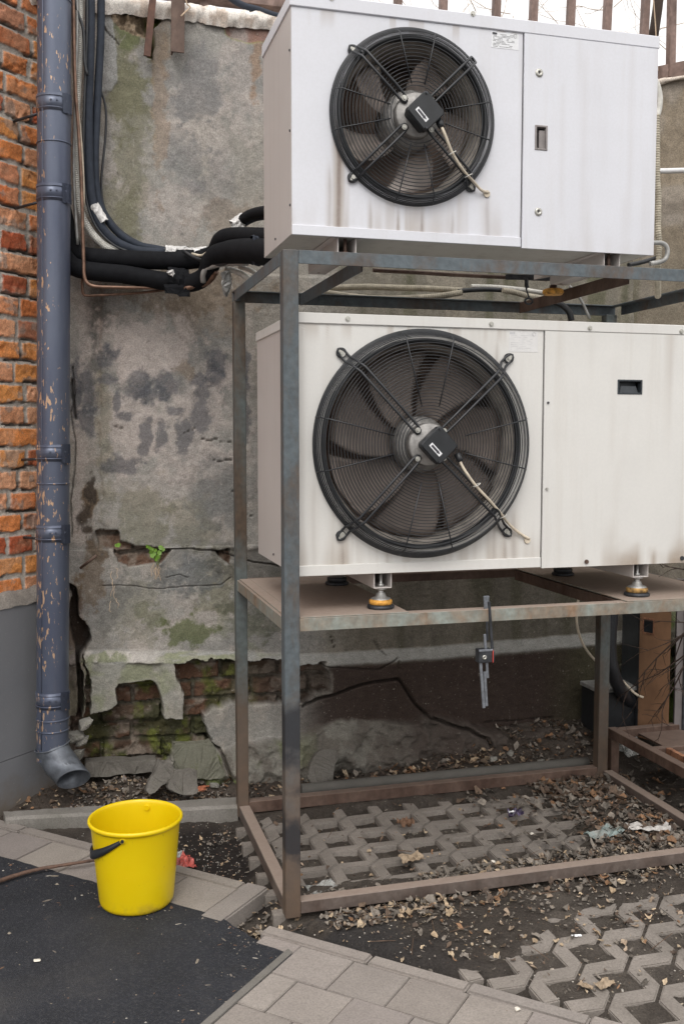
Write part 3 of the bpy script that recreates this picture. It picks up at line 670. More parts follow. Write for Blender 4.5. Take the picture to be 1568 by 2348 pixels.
# ================================================================== DOWNPIPE
def build_downpipe():
    PY = 4.085
    def ax(z): t = (z-.63)/(3.08-.63); return Vector((-.0555+t*(.057+.0), PY, z))
    rad = .0625
    root = thing('downpipe', (-.06, PY, .05), 'blue grey metal rainwater downpipe with flaked paint beside the brick wall', 'downpipe')
    m = MB(); b = m.bm; n = 40; zs = list(np.linspace(.235, 3.7, 60)); rings = []
    joints = [2.80, 1.42, .37]
    for z in zs:
        c = ax(z); rings.append([b.verts.new(c+Vector((math.cos(a)*rad, math.sin(a)*rad, 0))) for a in [2*math.pi*k/n for k in range(n)]])
    for r0, r1 in zip(rings[:-1], rings[1:]):
        for k in range(n):
            f = b.faces.new((r0[k], r0[(k+1) % n], r1[(k+1) % n], r1[k])); f.smooth = True
    # cut the foot on a slant where the shoe is joined
    for v in rings[0]: v.co.z = .232+(v.co.x+.065)*.42+ (v.co.y-PY)*.1
    m.build('pipe', 'downpipe_paint', root)
    s_ = MB()                                                      # folded seam down the front left
    p0 = [ax(z)+Vector((-.042, -.0475, 0)) for z in (.26, 1.0, 2.0, 3.0, 3.69)]
    s_.tube(p0, .0022, 6, 1); s_.build('seam', 'downpipe_paint', root)
    def ring(z, r_, tr, tilt=0.): 
        c = ax(z); t = MB(); t.tube([c+Vector((math.cos(a)*r_, math.sin(a)*r_, -tilt*math.cos(a)*r_)) for a in [2*math.pi*k/36 for k in range(37)]], tr, 8, 1, False); return t
    for z in (.375, .33, 1.315, 2.62, 3.15): ring(z, rad+.0005, .0032).build('bead', 'downpipe_paint', root)
    for z, nail in ((2.765, 1), (2.43, 1), (1.435, 1), (1.12, 1), (.455, 0)):
        c = ax(z); br = MB()
        br.lathe([(rad+.0005, -.032), (rad+.0028, -.032), (rad+.0028, .032), (rad+.0005, .032)], c, 'Z', 40)
        band = br.build('clamp', 'downpipe_paint', root)
        for dz in (-.022, .022): 
            t = ring(z+dz, rad+.0028, .0022); t.build('clamp_rib', 'downpipe_paint', band)
        tg = MB(); a0 = R(-62)                                      # overlapping tongue, slightly sprung
        pts = [c+Vector((math.cos(a)*(rad+.005+.002*k), math.sin(a)*(rad+.005+.002*k), 0)) for k, a in enumerate([a0, a0+.2, a0+.4, a0+.6])]
        for p, q in zip(pts[:-1], pts[1:]):
            vs = [tg.bm.verts.new(p+Vector((0, 0, -.038))), tg.bm.verts.new(q+Vector((0, 0, -.041))), tg.bm.verts.new(q+Vector((0, 0, .034))), tg.bm.verts.new(p+Vector((0, 0, .034)))]
            tg.bm.faces.new(vs)
        bmesh.ops.solidify(tg.bm, geom=tg.bm.faces[:], thickness=.0015)
        tg.build('clamp_tongue', 'downpipe_paint', band)
        for a in (R(-100), R(-80), R(-48)):
            q = c+Vector((math.cos(a)*(rad+.004), math.sin(a)*(rad+.004), .004)); dv = Vector((math.cos(a), math.sin(a), 0))
            t = MB(); t.tube([q, q+dv*.004], [.004, .003], 8, 1); t.build('rivet', 'downpipe_paint', band)
        if nail:
            q = ax(z-.025)+Vector((-.05, .02, 0)); w = Vector(bpt(-.075-.03, .0, z-.03))
            t = MB(); t.tube([q, w], .0055, 8, 1); t.build('spike', 'dark_iron', root)
    # zinc shoe kicking out to the right and towards the viewer
    base = Vector((-.0655, PY, .25)); d = Vector((.50, -.66, -.62)).normalized()
    e = MB(); rr = .0655
    def ringat(c, nrm, r_): 
        nrm = nrm.normalized(); u = Vector((nrm.z, 0, -nrm.x)).normalized(); v = nrm.cross(u)
        return [e.bm.verts.new(c+u*math.cos(2*math.pi*k/36)*r_+v*math.sin(2*math.pi*k/36)*r_) for k in range(36)]
    seq = [(base+Vector((0, 0, .012)), Vector((-.25, .0, 1)), rr+.002), (base+Vector((0, 0, -.005)), Vector((-.3, .05, 1)), rr+.001), (base+Vector((.012, -.008, -.03)), -d+Vector((0, 0, .4)), rr),
           (base+d*.06+Vector((0, 0, -.015)), -d, rr), (base+d*.165, -d+Vector((.35, 0, -.05)), rr+.001), (base+d*.166, -d+Vector((.35, 0, -.05)), rr-.003), (base+d*.11, -d, rr-.006), (base+d*.02, -d, rr-.008)]
    rg = [ringat(*q) for q in seq]
    for r0, r1 in zip(rg[:-1], rg[1:]):
        for k in range(36): f = e.bm.faces.new((r0[k], r0[(k+1) % 36], r1[(k+1) % 36], r1[k])); f.smooth = True
    sh = e.build('shoe', 'elbow_zinc', root)
    c0 = base+Vector((0, 0, .012))
    t = MB(); nv = Vector((-.25, 0, 1)).normalized(); u = Vector((nv.z, 0, -nv.x)).normalized(); v = nv.cross(u)
    t.tube([c0+u*math.cos(2*math.pi*k/36)*(rr+.003)+v*math.sin(2*math.pi*k/36)*(rr+.003) for k in range(37)], .003, 8, 1, False); t.build('bead', 'elbow_zinc', sh)
    return root
build_downpipe()
# ================================================================== PIPES AND CABLES ON THE WALL
def run(name, px, Y, r, mat, label, cat, corr=None, n=10, group=None, flat=1.):
    """px: traced points [(x,y)] or [(x,y,Y)]; real line in the plane a little in front of the wall"""
    pts = [onY(p[0], p[1], p[2] if len(p) > 2 else Y) for p in px]
    m = MB(); m.tube(pts, r, n, 4, True, corr, flat); o = m.build(name, mat)
    c = Vector(onY(px[0][0], px[0][1], px[0][2] if len(px[0]) > 2 else Y))
    return tag(o, label, cat, group)
G = 'pipes and cables running down between the downpipe and the plaster wall'
run('insulated_pipe', [(207, -60), (206, 100), (203, 200), (202, 300), (204, 390), (211, 460), (228, 512), (258, 548), (300, 570), (340, 577), (384, 578)], 4.20, .019, 'foam_blue', 'thicker blue black insulated pipe curving down from above, taped at its bend', 'pipe', group=G)
run('insulated_pipe', [(232, -60), (231, 80), (226, 180), (221, 280), (218, 360), (221, 430), (232, 478), (252, 512), (283, 543), (320, 562), (360, 570), (392, 577)], 4.225, .0155, 'foam_blue', 'thinner blue black insulated pipe, rightmost of the vertical run', 'pipe', group=G)
run('cable', [(219, 170), (226, 200), (236, 220), (243, 255), (242, 310), (236, 370), (232, 420), (237, 468), (253, 500), (280, 530), (320, 555), (360, 568), (392, 574)], 4.27, .005, 'black_wire', 'thin black cable bowing out over the plaster', 'cable', group=G, n=8)
run('strap', [(166, -40), (176, 20), (190, 62), (193, 105), (194, 140), (200, 172)], 4.15, .006, 'black_wire', 'flat black strap crossing the grey corrugated hoses at the top', 'strap', group=G, n=8)
run('corrugated_hose', [(183, -60), (182, 60), (180, 150), (177, 220), (172, 320), (173, 400), (178, 460), (193, 505), (216, 540), (246, 566), (285, 580)], 4.19, .0165, 'conduit_grey', 'pale grey corrugated hose nearest to the downpipe', 'hose', .0075, 12, G)
run('corrugated_hose', [(196, -60), (195, 60), (192, 170), (187, 260), (184, 340), (184, 420), (192, 465), (212, 505), (240, 540), (275, 565), (310, 578)], 4.235, .0145, 'conduit_grey', 'narrower pale corrugated hose curling under the insulated pipes', 'hose', .0075, 12, G)
run('copper_pipe', [(167, -40), (170, 120), (174, 220), (180, 300), (186, 400), (189, 500), (190, 540), (192, 600), (193, 630), (200, 648), (218, 656), (260, 658), (320, 659), (385, 660)], 4.12, .0068, 'copper_aged', 'tall dull copper pipe turning right under the black insulated pipes', 'pipe', group=G)
run('copper_pipe', [(189, 638, 4.2), (189, 660, 4.2), (192, 674, 4.2), (204, 677, 4.2), (250, 675, 4.2), (320, 671, 4.2), (385, 663, 4.18)], 4.2, .0055, 'copper_aged', 'short lower copper pipe starting below the black insulated pipes', 'pipe', group=G)
run('thin_tube', [(164, -40), (165, 110), (171, 180), (179, 260), (186, 330), (190, 400), (192, 470)], 4.135, .0055, 'cable_beige', 'thin cream tube slanting behind the copper pipe', 'tube', group=G, n=8)
run('cable', [(198, -60), (200, 40), (197, 140), (193, 240), (191, 340), (193, 420), (203, 480), (226, 528), (262, 562), (300, 578)], 4.17, .0048, 'black_wire', 'thin black cable beside the thicker insulated pipe on its left', 'cable', group=G, n=8)
run('thin_tube', [(176, -60), (177, 60), (173, 180), (170, 290), (169, 400), (173, 490), (178, 560)], 4.15, .006, 'tube_grey', 'thin grey tube just right of the downpipe', 'tube', group=G, n=8)
run('cable', [(420, 575, 4.05), (450, 592, 4.0), (480, 600, 3.93), (505, 606, 3.88), (540, 598, 3.8), (590, 590, 3.6)], 3.9, .007, 'black_wire', 'thin black cable threaded along the bulky pipe towards the unit', 'cable', n=8)
def dashed(name, pts, Y, r, mat, label, cat, **k): return run(name, pts, Y, r, mat, label, cat, **k)
run('insulated_pipe', [(140, 470, 4.2), (158, 540, 4.2), (172, 578, 4.2), (205, 588, 4.19), (260, 592, 4.17), (340, 596, 4.14), (420, 597, 4.1), (480, 590, 4.06)], 4.15, .036, 'foam_black', 'upper fat black insulated pipe running level along the wall', 'pipe', n=16)
run('insulated_pipe', [(120, 540, 4.16), (148, 590, 4.16), (172, 612, 4.16), (215, 622, 4.16), (280, 628, 4.14), (350, 640, 4.12), (405, 648, 4.1)], 4.1, .037, 'foam_black', 'lower fat black insulated pipe running level along the wall', 'pipe', n=16)
run('insulated_pipe', [(384, 580, 4.17), (410, 583, 4.15), (445, 583, 4.1), (475, 578, 4.05), (505, 566, 4.0)], 4.1, .02, 'foam_black', 'slim black insulated pipe between two white tape wraps', 'pipe')
run('insulated_pipe', [(398, 650, 4.1), (440, 648, 4.05), (470, 632, 4.0), (484, 600, 3.95), (503, 583, 3.9), (540, 576, 3.8), (580, 575, 3.65), (640, 577, 3.45)], 3.9, [.036, .036, .036, .04, .043, .046, .046, .046], 'foam_black', 'bulky black insulated pipe rising to the upper unit', 'pipe', n=16)
run('insulated_pipe', [(492, 584, 4.0), (501, 560, 3.95), (512, 546, 3.9), (535, 541, 3.85), (570, 541, 3.75), (640, 545, 3.5)], 3.8, .034, 'foam_black', 'humped black insulated pipe lying on the bulky one', 'pipe', n=14)
run('insulated_pipe', [(553, 506, 3.9), (566, 496, 3.85), (585, 488, 3.75), (606, 484, 3.65), (650, 480, 3.45)], 3.8, .0205, 'foam_black', 'short black insulated pipe end entering the upper unit above the rest', 'pipe', n=12)
run('cable', [(552, 522, 3.92), (566, 512, 3.88), (585, 503, 3.8), (606, 499, 3.7), (650, 495, 3.5)], 3.8, .0075, 'foam_blue', 'thin blue black cable under the uppermost pipe end', 'cable')
run('cable', [(440, 581, 4.05), (462, 585, 4.02), (480, 573, 3.98), (494, 558, 3.94)], 4.0, .005, 'cable_beige', 'short cream wire looping out of the white tape', 'cable', n=8)
run('drain_tube', [(466, 646, 3.98), (466, 628, 3.96), (476, 614, 3.94), (500, 606, 3.9), (530, 603, 3.84), (566, 602, 3.75)], 3.9, .0115, 'tube_grey', 'bent grey tube in front of the black pipes by the stand corner', 'tube')
run('copper_pipe', [(424, 662, 4.04), (448, 654, 4.02), (470, 649, 4.0), (485, 638, 3.97), (497, 622, 3.94)], 4.0, [.011, .011, .013, .012, .01], 'copper_aged', 'brazed copper joint below the bent grey tube', 'pipe')
run('flexible_hose', [(518, 618, 3.95), (538, 620, 3.93), (560, 631, 3.9), (585, 650, 3.88)], 3.9, .0125, 'conduit_grey', 'smooth pale hose disappearing behind the stand corner', 'hose', n=12)
run('flexible_hose', [(549, 611, 3.9), (566, 616, 3.88), (580, 622, 3.86), (600, 636, 3.86)], 3.9, .009, 'conduit_grey', 'short pale hose tip above the stand corner', 'hose', n=12)
def wrap(px, Y, r0, r1, mat, label, cat='tape', name='tape_wrap', flap=None, seed=1):
    """crumpled tape sleeve between two points, optional hanging flap"""
    a = Vector(onY(px[0][0], px[0][1], Y)); b_ = Vector(onY(px[1][0], px[1][1], Y)); r_ = random.Random(seed)
    m = MB(); N = 9; t = (b_-a).normalized(); u = Vector((0, 1, 0)); v = t.cross(u).normalized(); u = v.cross(t); rings = []
    for i in range(N):
        c = a.lerp(b_, i/(N-1)); rr = r0+(r1-r0)*i/(N-1)
        rings.append([m.bm.verts.new(c+(u*math.cos(2*math.pi*k/18)+v*math.sin(2*math.pi*k/18))*rr*(1+r_.uniform(-.09, .09))+t*r_.uniform(-.003, .003)) for k in range(18)])
    for p, q in zip(rings[:-1], rings[1:]):
        for k in range(18): m.bm.faces.new((p[k], p[(k+1) % 18], q[(k+1) % 18], q[k]))
    o = m.build(name, mat)
    if flap:
        f = MB(); P = [Vector(onY(x, y, Y-r0*1.02)) for x, y in flap]
        vs = [f.bm.verts.new(p+Vector((0, r_.uniform(-.006, .006), 0))) for p in P]; f.bm.faces.new(vs)
        bmesh.ops.triangulate(f.bm, faces=f.bm.faces[:]); bmesh.ops.subdivide_edges(f.bm, edges=f.bm.edges[:], cuts=2)
        for vv in f.bm.verts: vv.co.y += r_.uniform(-.005, .005)
        bmesh.ops.solidify(f.bm, geom=f.bm.faces[:], thickness=.0012)
        fo = f.build('loose_end', mat); fo.parent = o
    return tag(o, label, cat)
wrap([(215, 470), (238, 508)], 4.195, .0205, .0205, 'tape_white', 'white tape wrapped round the bend of the thicker insulated pipe', seed=2)
wrap([(378, 575), (404, 579)], 4.165, .024, .025, 'tape_white', 'white foil tape joining insulated pipes mid wall, with a hanging end', flap=[(376, 585), (402, 585), (404, 604), (396, 601), (392, 612), (380, 608), (374, 612)], seed=3)
wrap([(444, 582), (474, 576)], 4.08, .0215, .022, 'tape_white', 'white tape band left of the humped black pipe', flap=[(450, 586), (474, 582), (472, 596), (466, 605), (458, 596)], seed=4)
wrap([(537, 520), (562, 500)], 3.9, .03, .026, 'tape_white', 'crumpled white foil tape round the uppermost pipe end', flap=[(530, 512), (548, 506), (560, 520), (545, 524), (530, 527)], seed=5)
wrap([(382, 640), (432, 646)], 4.08, .05, .05, 'foam_black', 'black tape wound round the joint of the fat lower pipes', flap=[(376, 650), (434, 650), (436, 680), (412, 680), (405, 674), (378, 672)], seed=6)
wrap([(576, 572), (612, 574)], 3.62, .053, .056, 'foam_blue', 'blue black tape sleeve where the bulky pipe meets the upper unit', seed=7)
def rag(name, pts, Y, mat, label, cat, seed=1):
    r_ = random.Random(seed); f = MB(); vs = [f.bm.verts.new(Vector(onY(x, y, Y))+Vector((0, r_.uniform(-.008, .008), 0))) for x, y in pts]; f.bm.faces.new(vs)
    bmesh.ops.triangulate(f.bm, faces=f.bm.faces[:]); bmesh.ops.subdivide_edges(f.bm, edges=f.bm.edges[:], cuts=3)
    for vv in f.bm.verts: vv.co += Vector((r_.uniform(-.002, .002), r_.uniform(-.006, .006), r_.uniform(-.002, .002)))
    bmesh.ops.solidify(f.bm, geom=f.bm.faces[:], thickness=.001)
    return tag(f.build(name, mat), label, cat)
rag('tape_strip', [(505, 624), (526, 618), (532, 640), (530, 660), (520, 680), (512, 676), (508, 650)], 3.93, 'tube_grey', 'torn grey tape strip dangling left of the stand corner', 'tape', 3)
rag('tape_strip', [(379, 566), (425, 563), (452, 568), (450, 573), (420, 572), (380, 574)], 4.2, 'tape_white', 'white tape remnant lying along the top of the pipe joint', 'tape', 4)
rag('tape_strip', [(382, 620), (397, 618), (402, 626), (396, 633), (386, 628)], 4.02, 'tape_white', 'small white tape scrap on the black wound joint', 'tape', 5)
# hanging irons at the top of the wall
t = MB(); t.bar(onY(354, -40, 4.25), onY(337, 128, 4.26), .028, .012); b = t.build('rusty_strip', 'rusty_flake'); tag(b, 'narrow flaking rusty iron strip hanging tilted at the wall top', 'iron strip')
t = MB(); t.bar(onY(409, -60, 4.25), onY(407, 119, 4.255), .055, .008); t.bar(np.array(onY(398, -60, 4.25))+[0, .02, 0], np.array(onY(396, 117, 4.255))+[0, .02, 0], .008, .045)
tag(t.build('rusty_angle', 'rusty_iron'), 'wide brown rusty angle iron hanging upright at the wall top', 'angle iron')
run('cable', [(490, -40, 4.36), (530, -5, 4.34), (560, 12, 4.33), (590, 20, 4.32), (630, 34, 4.3), (700, 50, 4.3)], 4.3, .014, 'foam_blue', 'blue black cable crossing the rusty rail above the wall', 'cable', n=10)
run('twine', [(423, -20, 4.23), (428, 6, 4.23), (436, 15, 4.23), (425, 26, 4.23), (415, 36, 4.23)], 4.23, .003, 'twig_pale', 'pale twine knotted round the top of the narrow rusty strip', 'twine', n=6)
# growth in the crack
def weed():
    root = thing('weed', tuple(onY(350, 1290, 4.27)), 'small green weed sprouting from the crack in the plaster', 'plant')
    r_ = random.Random(4)
    st = MB(); base = Vector(onY(362, 1300, 4.30))
    for tip in [(343, 1256), (372, 1258), (356, 1262), (358, 1282), (349, 1274), (338, 1253), (366, 1268)]:
        q = Vector(onY(tip[0], tip[1], 4.25)); st.tube([base, base.lerp(q, .5)+Vector((0, -.02, .004)), q], .0011, 5, 3)
    st.build('stem', 'leaf_green', root)
    l = MB()
    for x, y in [(343, 1256), (338, 1253), (348, 1259), (369, 1256), (374, 1260), (356, 1262), (358, 1283), (361, 1277), (349, 1274), (354, 1270), (346, 1266), (365, 1268), (267, 1251), (271, 1250)]:
        c = Vector(onY(x, y, 4.25 if x > 300 else 4.31)); a = r_.uniform(0, 6); u = Vector((math.cos(a), -.4, math.sin(a))).normalized(); v = u.cross(Vector((0, 1, 0))).normalized()
        s = r_.uniform(.009, .014)
        l.bm.faces.new([l.bm.verts.new(c+u*s*p+v*s*q+Vector((0, -abs(q)*.004, 0))) for p, q in [(-1, 0), (-.6, .6), (.2, .8), (1, 0), (.2, -.8), (-.6, -.6)]])
    l.build('leaves', 'leaf_green', root)
weed()
t = MB(); t.tube([onY(184, 1303, 4.26), onY(222, 1274, 4.24)], .006, 8, 1); tag(t.build('iron_rod', 'rusty_iron'), 'short bent iron rod stuck in the plaster beside the downpipe', 'rod')
def dryroots():
    r_ = random.Random(9); m = MB()
    for i in range(16):
        x = r_.choice([262, 360, 366]) + r_.uniform(-9, 9); y = r_.uniform(1288, 1305) if x > 300 else r_.uniform(1290, 1380)
        p = Vector(onY(x, y, 4.28)); pts = [p]
        for k in range(4): p = p+Vector((r_.uniform(-.008, .008), r_.uniform(-.008, .002), -r_.uniform(.004, .02))); pts.append(p)
        m.tube(pts, .0012, 5, 2)
    tag(m.build('dry_roots', 'twig_pale'), 'wisps of dry root hanging out of the wall crack', 'roots')
dryroots()
# ================================================================== STEEL STAND
def angle_x(m, x0, x1, yo, z1, h=.04, w=.045, t=.004, inward=1):   # angle running along X; yo = outer face
    m.box((x0, min(yo, yo+inward*t), z1-h), (x1, max(yo, yo+inward*t), z1), .0008)
    m.box((x0, min(yo+inward*t, yo+inward*w), z1-t), (x1, max(yo+inward*t, yo+inward*w), z1), .0008)
def angle_y(m, y0, y1, xo, z1, h=.04, w=.045, t=.004, inward=1):
    m.box((min(xo, xo+inward*t), y0, z1-h), (max(xo, xo+inward*t), y1, z1), .0008)
    m.box((min(xo+inward*t, xo+inward*w), y0, z1-t), (max(xo+inward*t, xo+inward*w), y1, z1), .0008)
def build_stand():
    root = thing('steel_stand', (1.46, 3.4, 0), 'grey blue rusting angle iron stand carrying both outdoor units', 'stand')
    YF, YB = 2.952, 3.872
    MB().box((.642, YF, -.01), (.690, YF+.048, 2.056), .0022).build('post', 'stand_post', root, 'front post, blue grey above and rusty with two sooty burns low down')
    MB().box((.640, YB-.046, -.01), (.684, YB, 2.0155), .002).build('post', 'stand_post_back', root)
    MB().box((2.236, YB-.046, -.01), (2.284, YB, 2.0155), .002).build('post', 'stand_post_back', root)
    MB().box((2.262, YF, -.01), (2.310, YF+.048, 2.056), .002).build('post', 'stand_post', root)
    m = MB(); angle_x(m, .6905, 2.2615, YF+.001, 2.056); m.build('top_rail', 'stand_paint', root)
    m = MB(); angle_x(m, .64, 2.30, YB, 2.056, inward=-1); m.build('top_rail', 'stand_paint', root)
    m = MB(); angle_y(m, YF+.0485, YB-.0455, .6425, 2.0555); m.build('top_rail', 'stand_paint', root)
    m = MB(); angle_y(m, YF+.0485, YB-.0455, 2.307, 2.0555, inward=-1); m.build('top_rail', 'stand_paint', root)
    m = MB(); angle_y(m, YF+.0465, YB-.0455, .90, 2.0515, .044); m.build('cross_bar', 'stand_paint', root)
    m = MB(); angle_y(m, YF+.0465, YB-.0455, 1.83, 2.0515, .044); m.build('cross_bar', 'rusty_iron', root)
    # shelf
    m = MB(); angle_x(m, .6905, 2.2615, YF+.001, .940); m.build('shelf_rail', 'stand_shelf', root)
    m = MB(); angle_x(m, .6845, 2.2355, YB-.001, .940, inward=-1); m.build('shelf_rail', 'rusty_iron', root)
    m = MB(); angle_y(m, YF+.0485, YB-.0465, .643, .9395); m.build('shelf_rail', 'stand_shelf', root)
    m = MB(); angle_y(m, YF+.0485, YB-.0465, 2.306, .9395, inward=-1); m.build('shelf_rail', 'stand_shelf', root)
    m = MB(); angle_y(m, YF+.0465, YB-.0465, .998, .9355, .04); m.build('cross_bar', 'rusty_iron', root)
    m = MB(); angle_y(m, YF+.0465, YB-.0465, 1.825, .9355, .04); m.build('cross_bar', 'rusty_iron', root)
    MB().box((.6915, YF+.0035, .9405), (1.045, YB-.05, .9445), .0008).box((.652, YF+.052, .9405), (.6914, YB-.05, .9445), .0008).build('shelf_plate', 'stand_shelf', root)
    MB().box((1.825, YF+.0035, .9405), (2.2605, YB-.05, .9445), .0008).build('shelf_plate', 'stand_shelf', root)
    # base
    MB().box((.6905, YF+.002, .0), (2.2615, YF+.044, .0405), .002).build('base_rail', 'stand_base', root)
    MB().box((.6845, YB-.044, .0), (2.2355, YB-.002, .046), .002).build('base_rail', 'rusty_iron', root)
    MB().box((.6445, YF+.0485, -.01), (.6875, YB-.0465, .034), .002).build('base_rail', 'stand_base', root)
    MB().box((2.262, YF+.0485, -.01), (2.305, YB-.0465, .03), .002).build('base_rail', 'stand_base', root)
    return root
build_stand()
# ================================================================== OUTDOOR UNITS
def screw(p, r, mat, parent, name='screw', dy=-1, washer=0.):
    m = MB(); p = Vector(p)
    if washer: m.tube([p, p+Vector((0, dy*.0016, 0))], washer, 16, 1)
    m.tube([p+Vector((0, dy*.001, 0)), p+Vector((0, dy*.005, 0))], [r, r*.9], 6 if washer else 10, 1)
    return m.build(name, mat, parent)
def fan_panel(x0, x1, z0, z1, cx, cz, r, Y, mat, parent, stainf):
    """sheet with a round opening, dense enough to carry dirt as a vertex attribute"""
    NA, NR = 560, 56; bm = bmesh.new(); rows = []
    for j in range(NR+1):
        t = j/NR; row = []
        for k in range(NA):
            a = 2*math.pi*k/NA; dx, dz = math.cos(a), math.sin(a)
            sx = ((x1-cx) if dx > 0 else (x0-cx))/dx if abs(dx) > 1e-9 else 1e9
            sz = ((z1-cz) if dz > 0 else (z0-cz))/dz if abs(dz) > 1e-9 else 1e9
            s = min(abs(sx), abs(sz)); q = r+(s-r)*t
            row.append(bm.verts.new((cx+dx*q, Y, cz+dz*q)))
        rows.append(row)
    corner = {}
    for a_, b_ in zip(rows[:-1], rows[1:]):
        for k in range(NA): bm.faces.new((a_[k], a_[(k+1) % NA], b_[(k+1) % NA], b_[k]))
    out = rows[-1]
    for X_, Z_ in ((x0, z0), (x0, z1), (x1, z0), (x1, z1)):       # close the clipped corners
        a = math.atan2(Z_-cz, X_-cx) % (2*math.pi); k = int(a/(2*math.pi)*NA)
        v = bm.verts.new((X_, Y, Z_)); bm.faces.new((out[k], out[(k+1) % NA], v))
    off = Vector(parent.location)
    co = np.array([v.co[:] for v in bm.verts])
    for v in bm.verts: v.co -= off
    bmesh.ops.recalc_face_normals(bm, faces=bm.faces[:])
    me = bpy.data.meshes.new('fan_panel'); bm.to_mesh(me); bm.free()
    s = np.zeros((len(co), 3)); s[:, 0], s[:, 1] = stainf(co[:, 0], co[:, 2]); setcol(me, s, 'stain')
    return link('fan_panel', me, mat, parent)
def holed_plate(x0, x1, z0, z1, hx0, hx1, hz0, hz1, Y, t, mat, parent, stainf, name='access_door'):
    gx = sorted(set(list(np.linspace(x0, hx0, 14))+list(np.linspace(hx0, hx1, 4))+list(np.linspace(hx1, x1, 22))))
    gz = sorted(set(list(np.linspace(z0, z0+.12, 16))+list(np.linspace(z0+.12, hz0, 10))+list(np.linspace(hz0, hz1, 4))+list(np.linspace(hz1, z1, 8))))
    bm = bmesh.new(); V = [[bm.verts.new((x, Y, z)) for x in gx] for z in gz]
    for j in range(len(gz)-1):
        for i in range(len(gx)-1):
            mx, mz = (gx[i]+gx[i+1])/2, (gz[j]+gz[j+1])/2
            if hx0 < mx < hx1 and hz0 < mz < hz1: continue
            bm.faces.new((V[j][i], V[j][i+1], V[j+1][i+1], V[j+1][i]))
    loose = [v for v in bm.verts if not v.link_faces]; bmesh.ops.delete(bm, geom=loose, context='VERTS')
    ex = bmesh.ops.extrude_edge_only(bm, edges=[e for e in bm.edges if len(e.link_faces) == 1])
    for v in [g for g in ex['geom'] if isinstance(g, bmesh.types.BMVert)]: v.co.y += t
    off = Vector(parent.location); co = np.array([v.co[:] for v in bm.verts])
    for v in bm.verts: v.co -= off
    bmesh.ops.recalc_face_normals(bm, faces=bm.faces[:])
    me = bpy.data.meshes.new(name); bm.to_mesh(me); bm.free()
    s = np.zeros((len(co), 3)); s[:, 0], s[:, 1] = stainf(co[:, 0], co[:, 2]); setcol(me, s, 'stain')
    return link(name, me, mat, parent)
def plate_label(x0, x1, z0, z1, Y, parent, seed):
    st = MB().box((x0, Y-.0008, z0), (x1, Y, z1), 0).build('rating_label', 'paper' if seed == 1 else 'paper_faded', parent)
    r_ = random.Random(seed); k = MB(); W, Hh = x1-x0, z1-z0; yy = Y-.0012
    k.box((x0+W*.03, yy, z1-Hh*.16), (x0+W*.2, yy+.0003, z1-Hh*.03), 0)
    for z in np.linspace(z1-Hh*.12, z0+Hh*.1, 10):
        x = x0+W*.06+(W*.2 if z > z1-Hh*.2 else 0)
        while x < x1-W*.25:
            w = r_.uniform(.03, .16)*W
            if r_.random() < .62: k.box((x, yy, z-.0006), (min(x+w, x1-W*.06), yy+.0003, z+.0004), 0)
            x += w+.01*W
    k.build('print', 'ink' if seed == 1 else 'faint_ink', st)
    c = MB(); c.tube([(x1-W*.13+.006*math.cos(a), yy, z1-Hh*.12+.006*math.sin(a)) for a in np.linspace(0, 6.2832, 17)], .0009, 5, 1, False); c.build('round_mark', 'faint_ink', st)
def handle(x0, x1, z0, z1, Y, parent, mat, vertical):
    m = MB(); r = .006
    for a in (((x0-r, Y-.0025, z0-r), (x0, Y+.02, z1+r)), ((x1, Y-.0025, z0-r), (x1+r, Y+.02, z1+r)), ((x0, Y-.0025, z0-r), (x1, Y+.02, z0)), ((x0, Y-.0025, z1), (x1, Y+.02, z1+r))): m.box(*a, .001)
    h = m.build('handle', mat, parent)
    p = MB(); d = .03
    p.poly([(x0, Y+d, z0), (x1, Y+d, z0), (x1, Y+d, z1), (x0, Y+d, z1)], (0, .002, 0))
    if vertical: p.poly([(x0+.012, Y+.006, z0), (x1, Y+.006, z0), (x1, Y+.006, z1-.008), (x0+.012, Y+.006, z1-.008)], (0, .004, 0))
    else: p.poly([(x0+.006, Y+.006, z0), (x1-.006, Y+.006, z0), (x1-.012, Y+.01, z0+.022), (x0+.012, Y+.01, z0+.022)], (0, .004, 0))
    p.build('grip_pocket', mat, h)
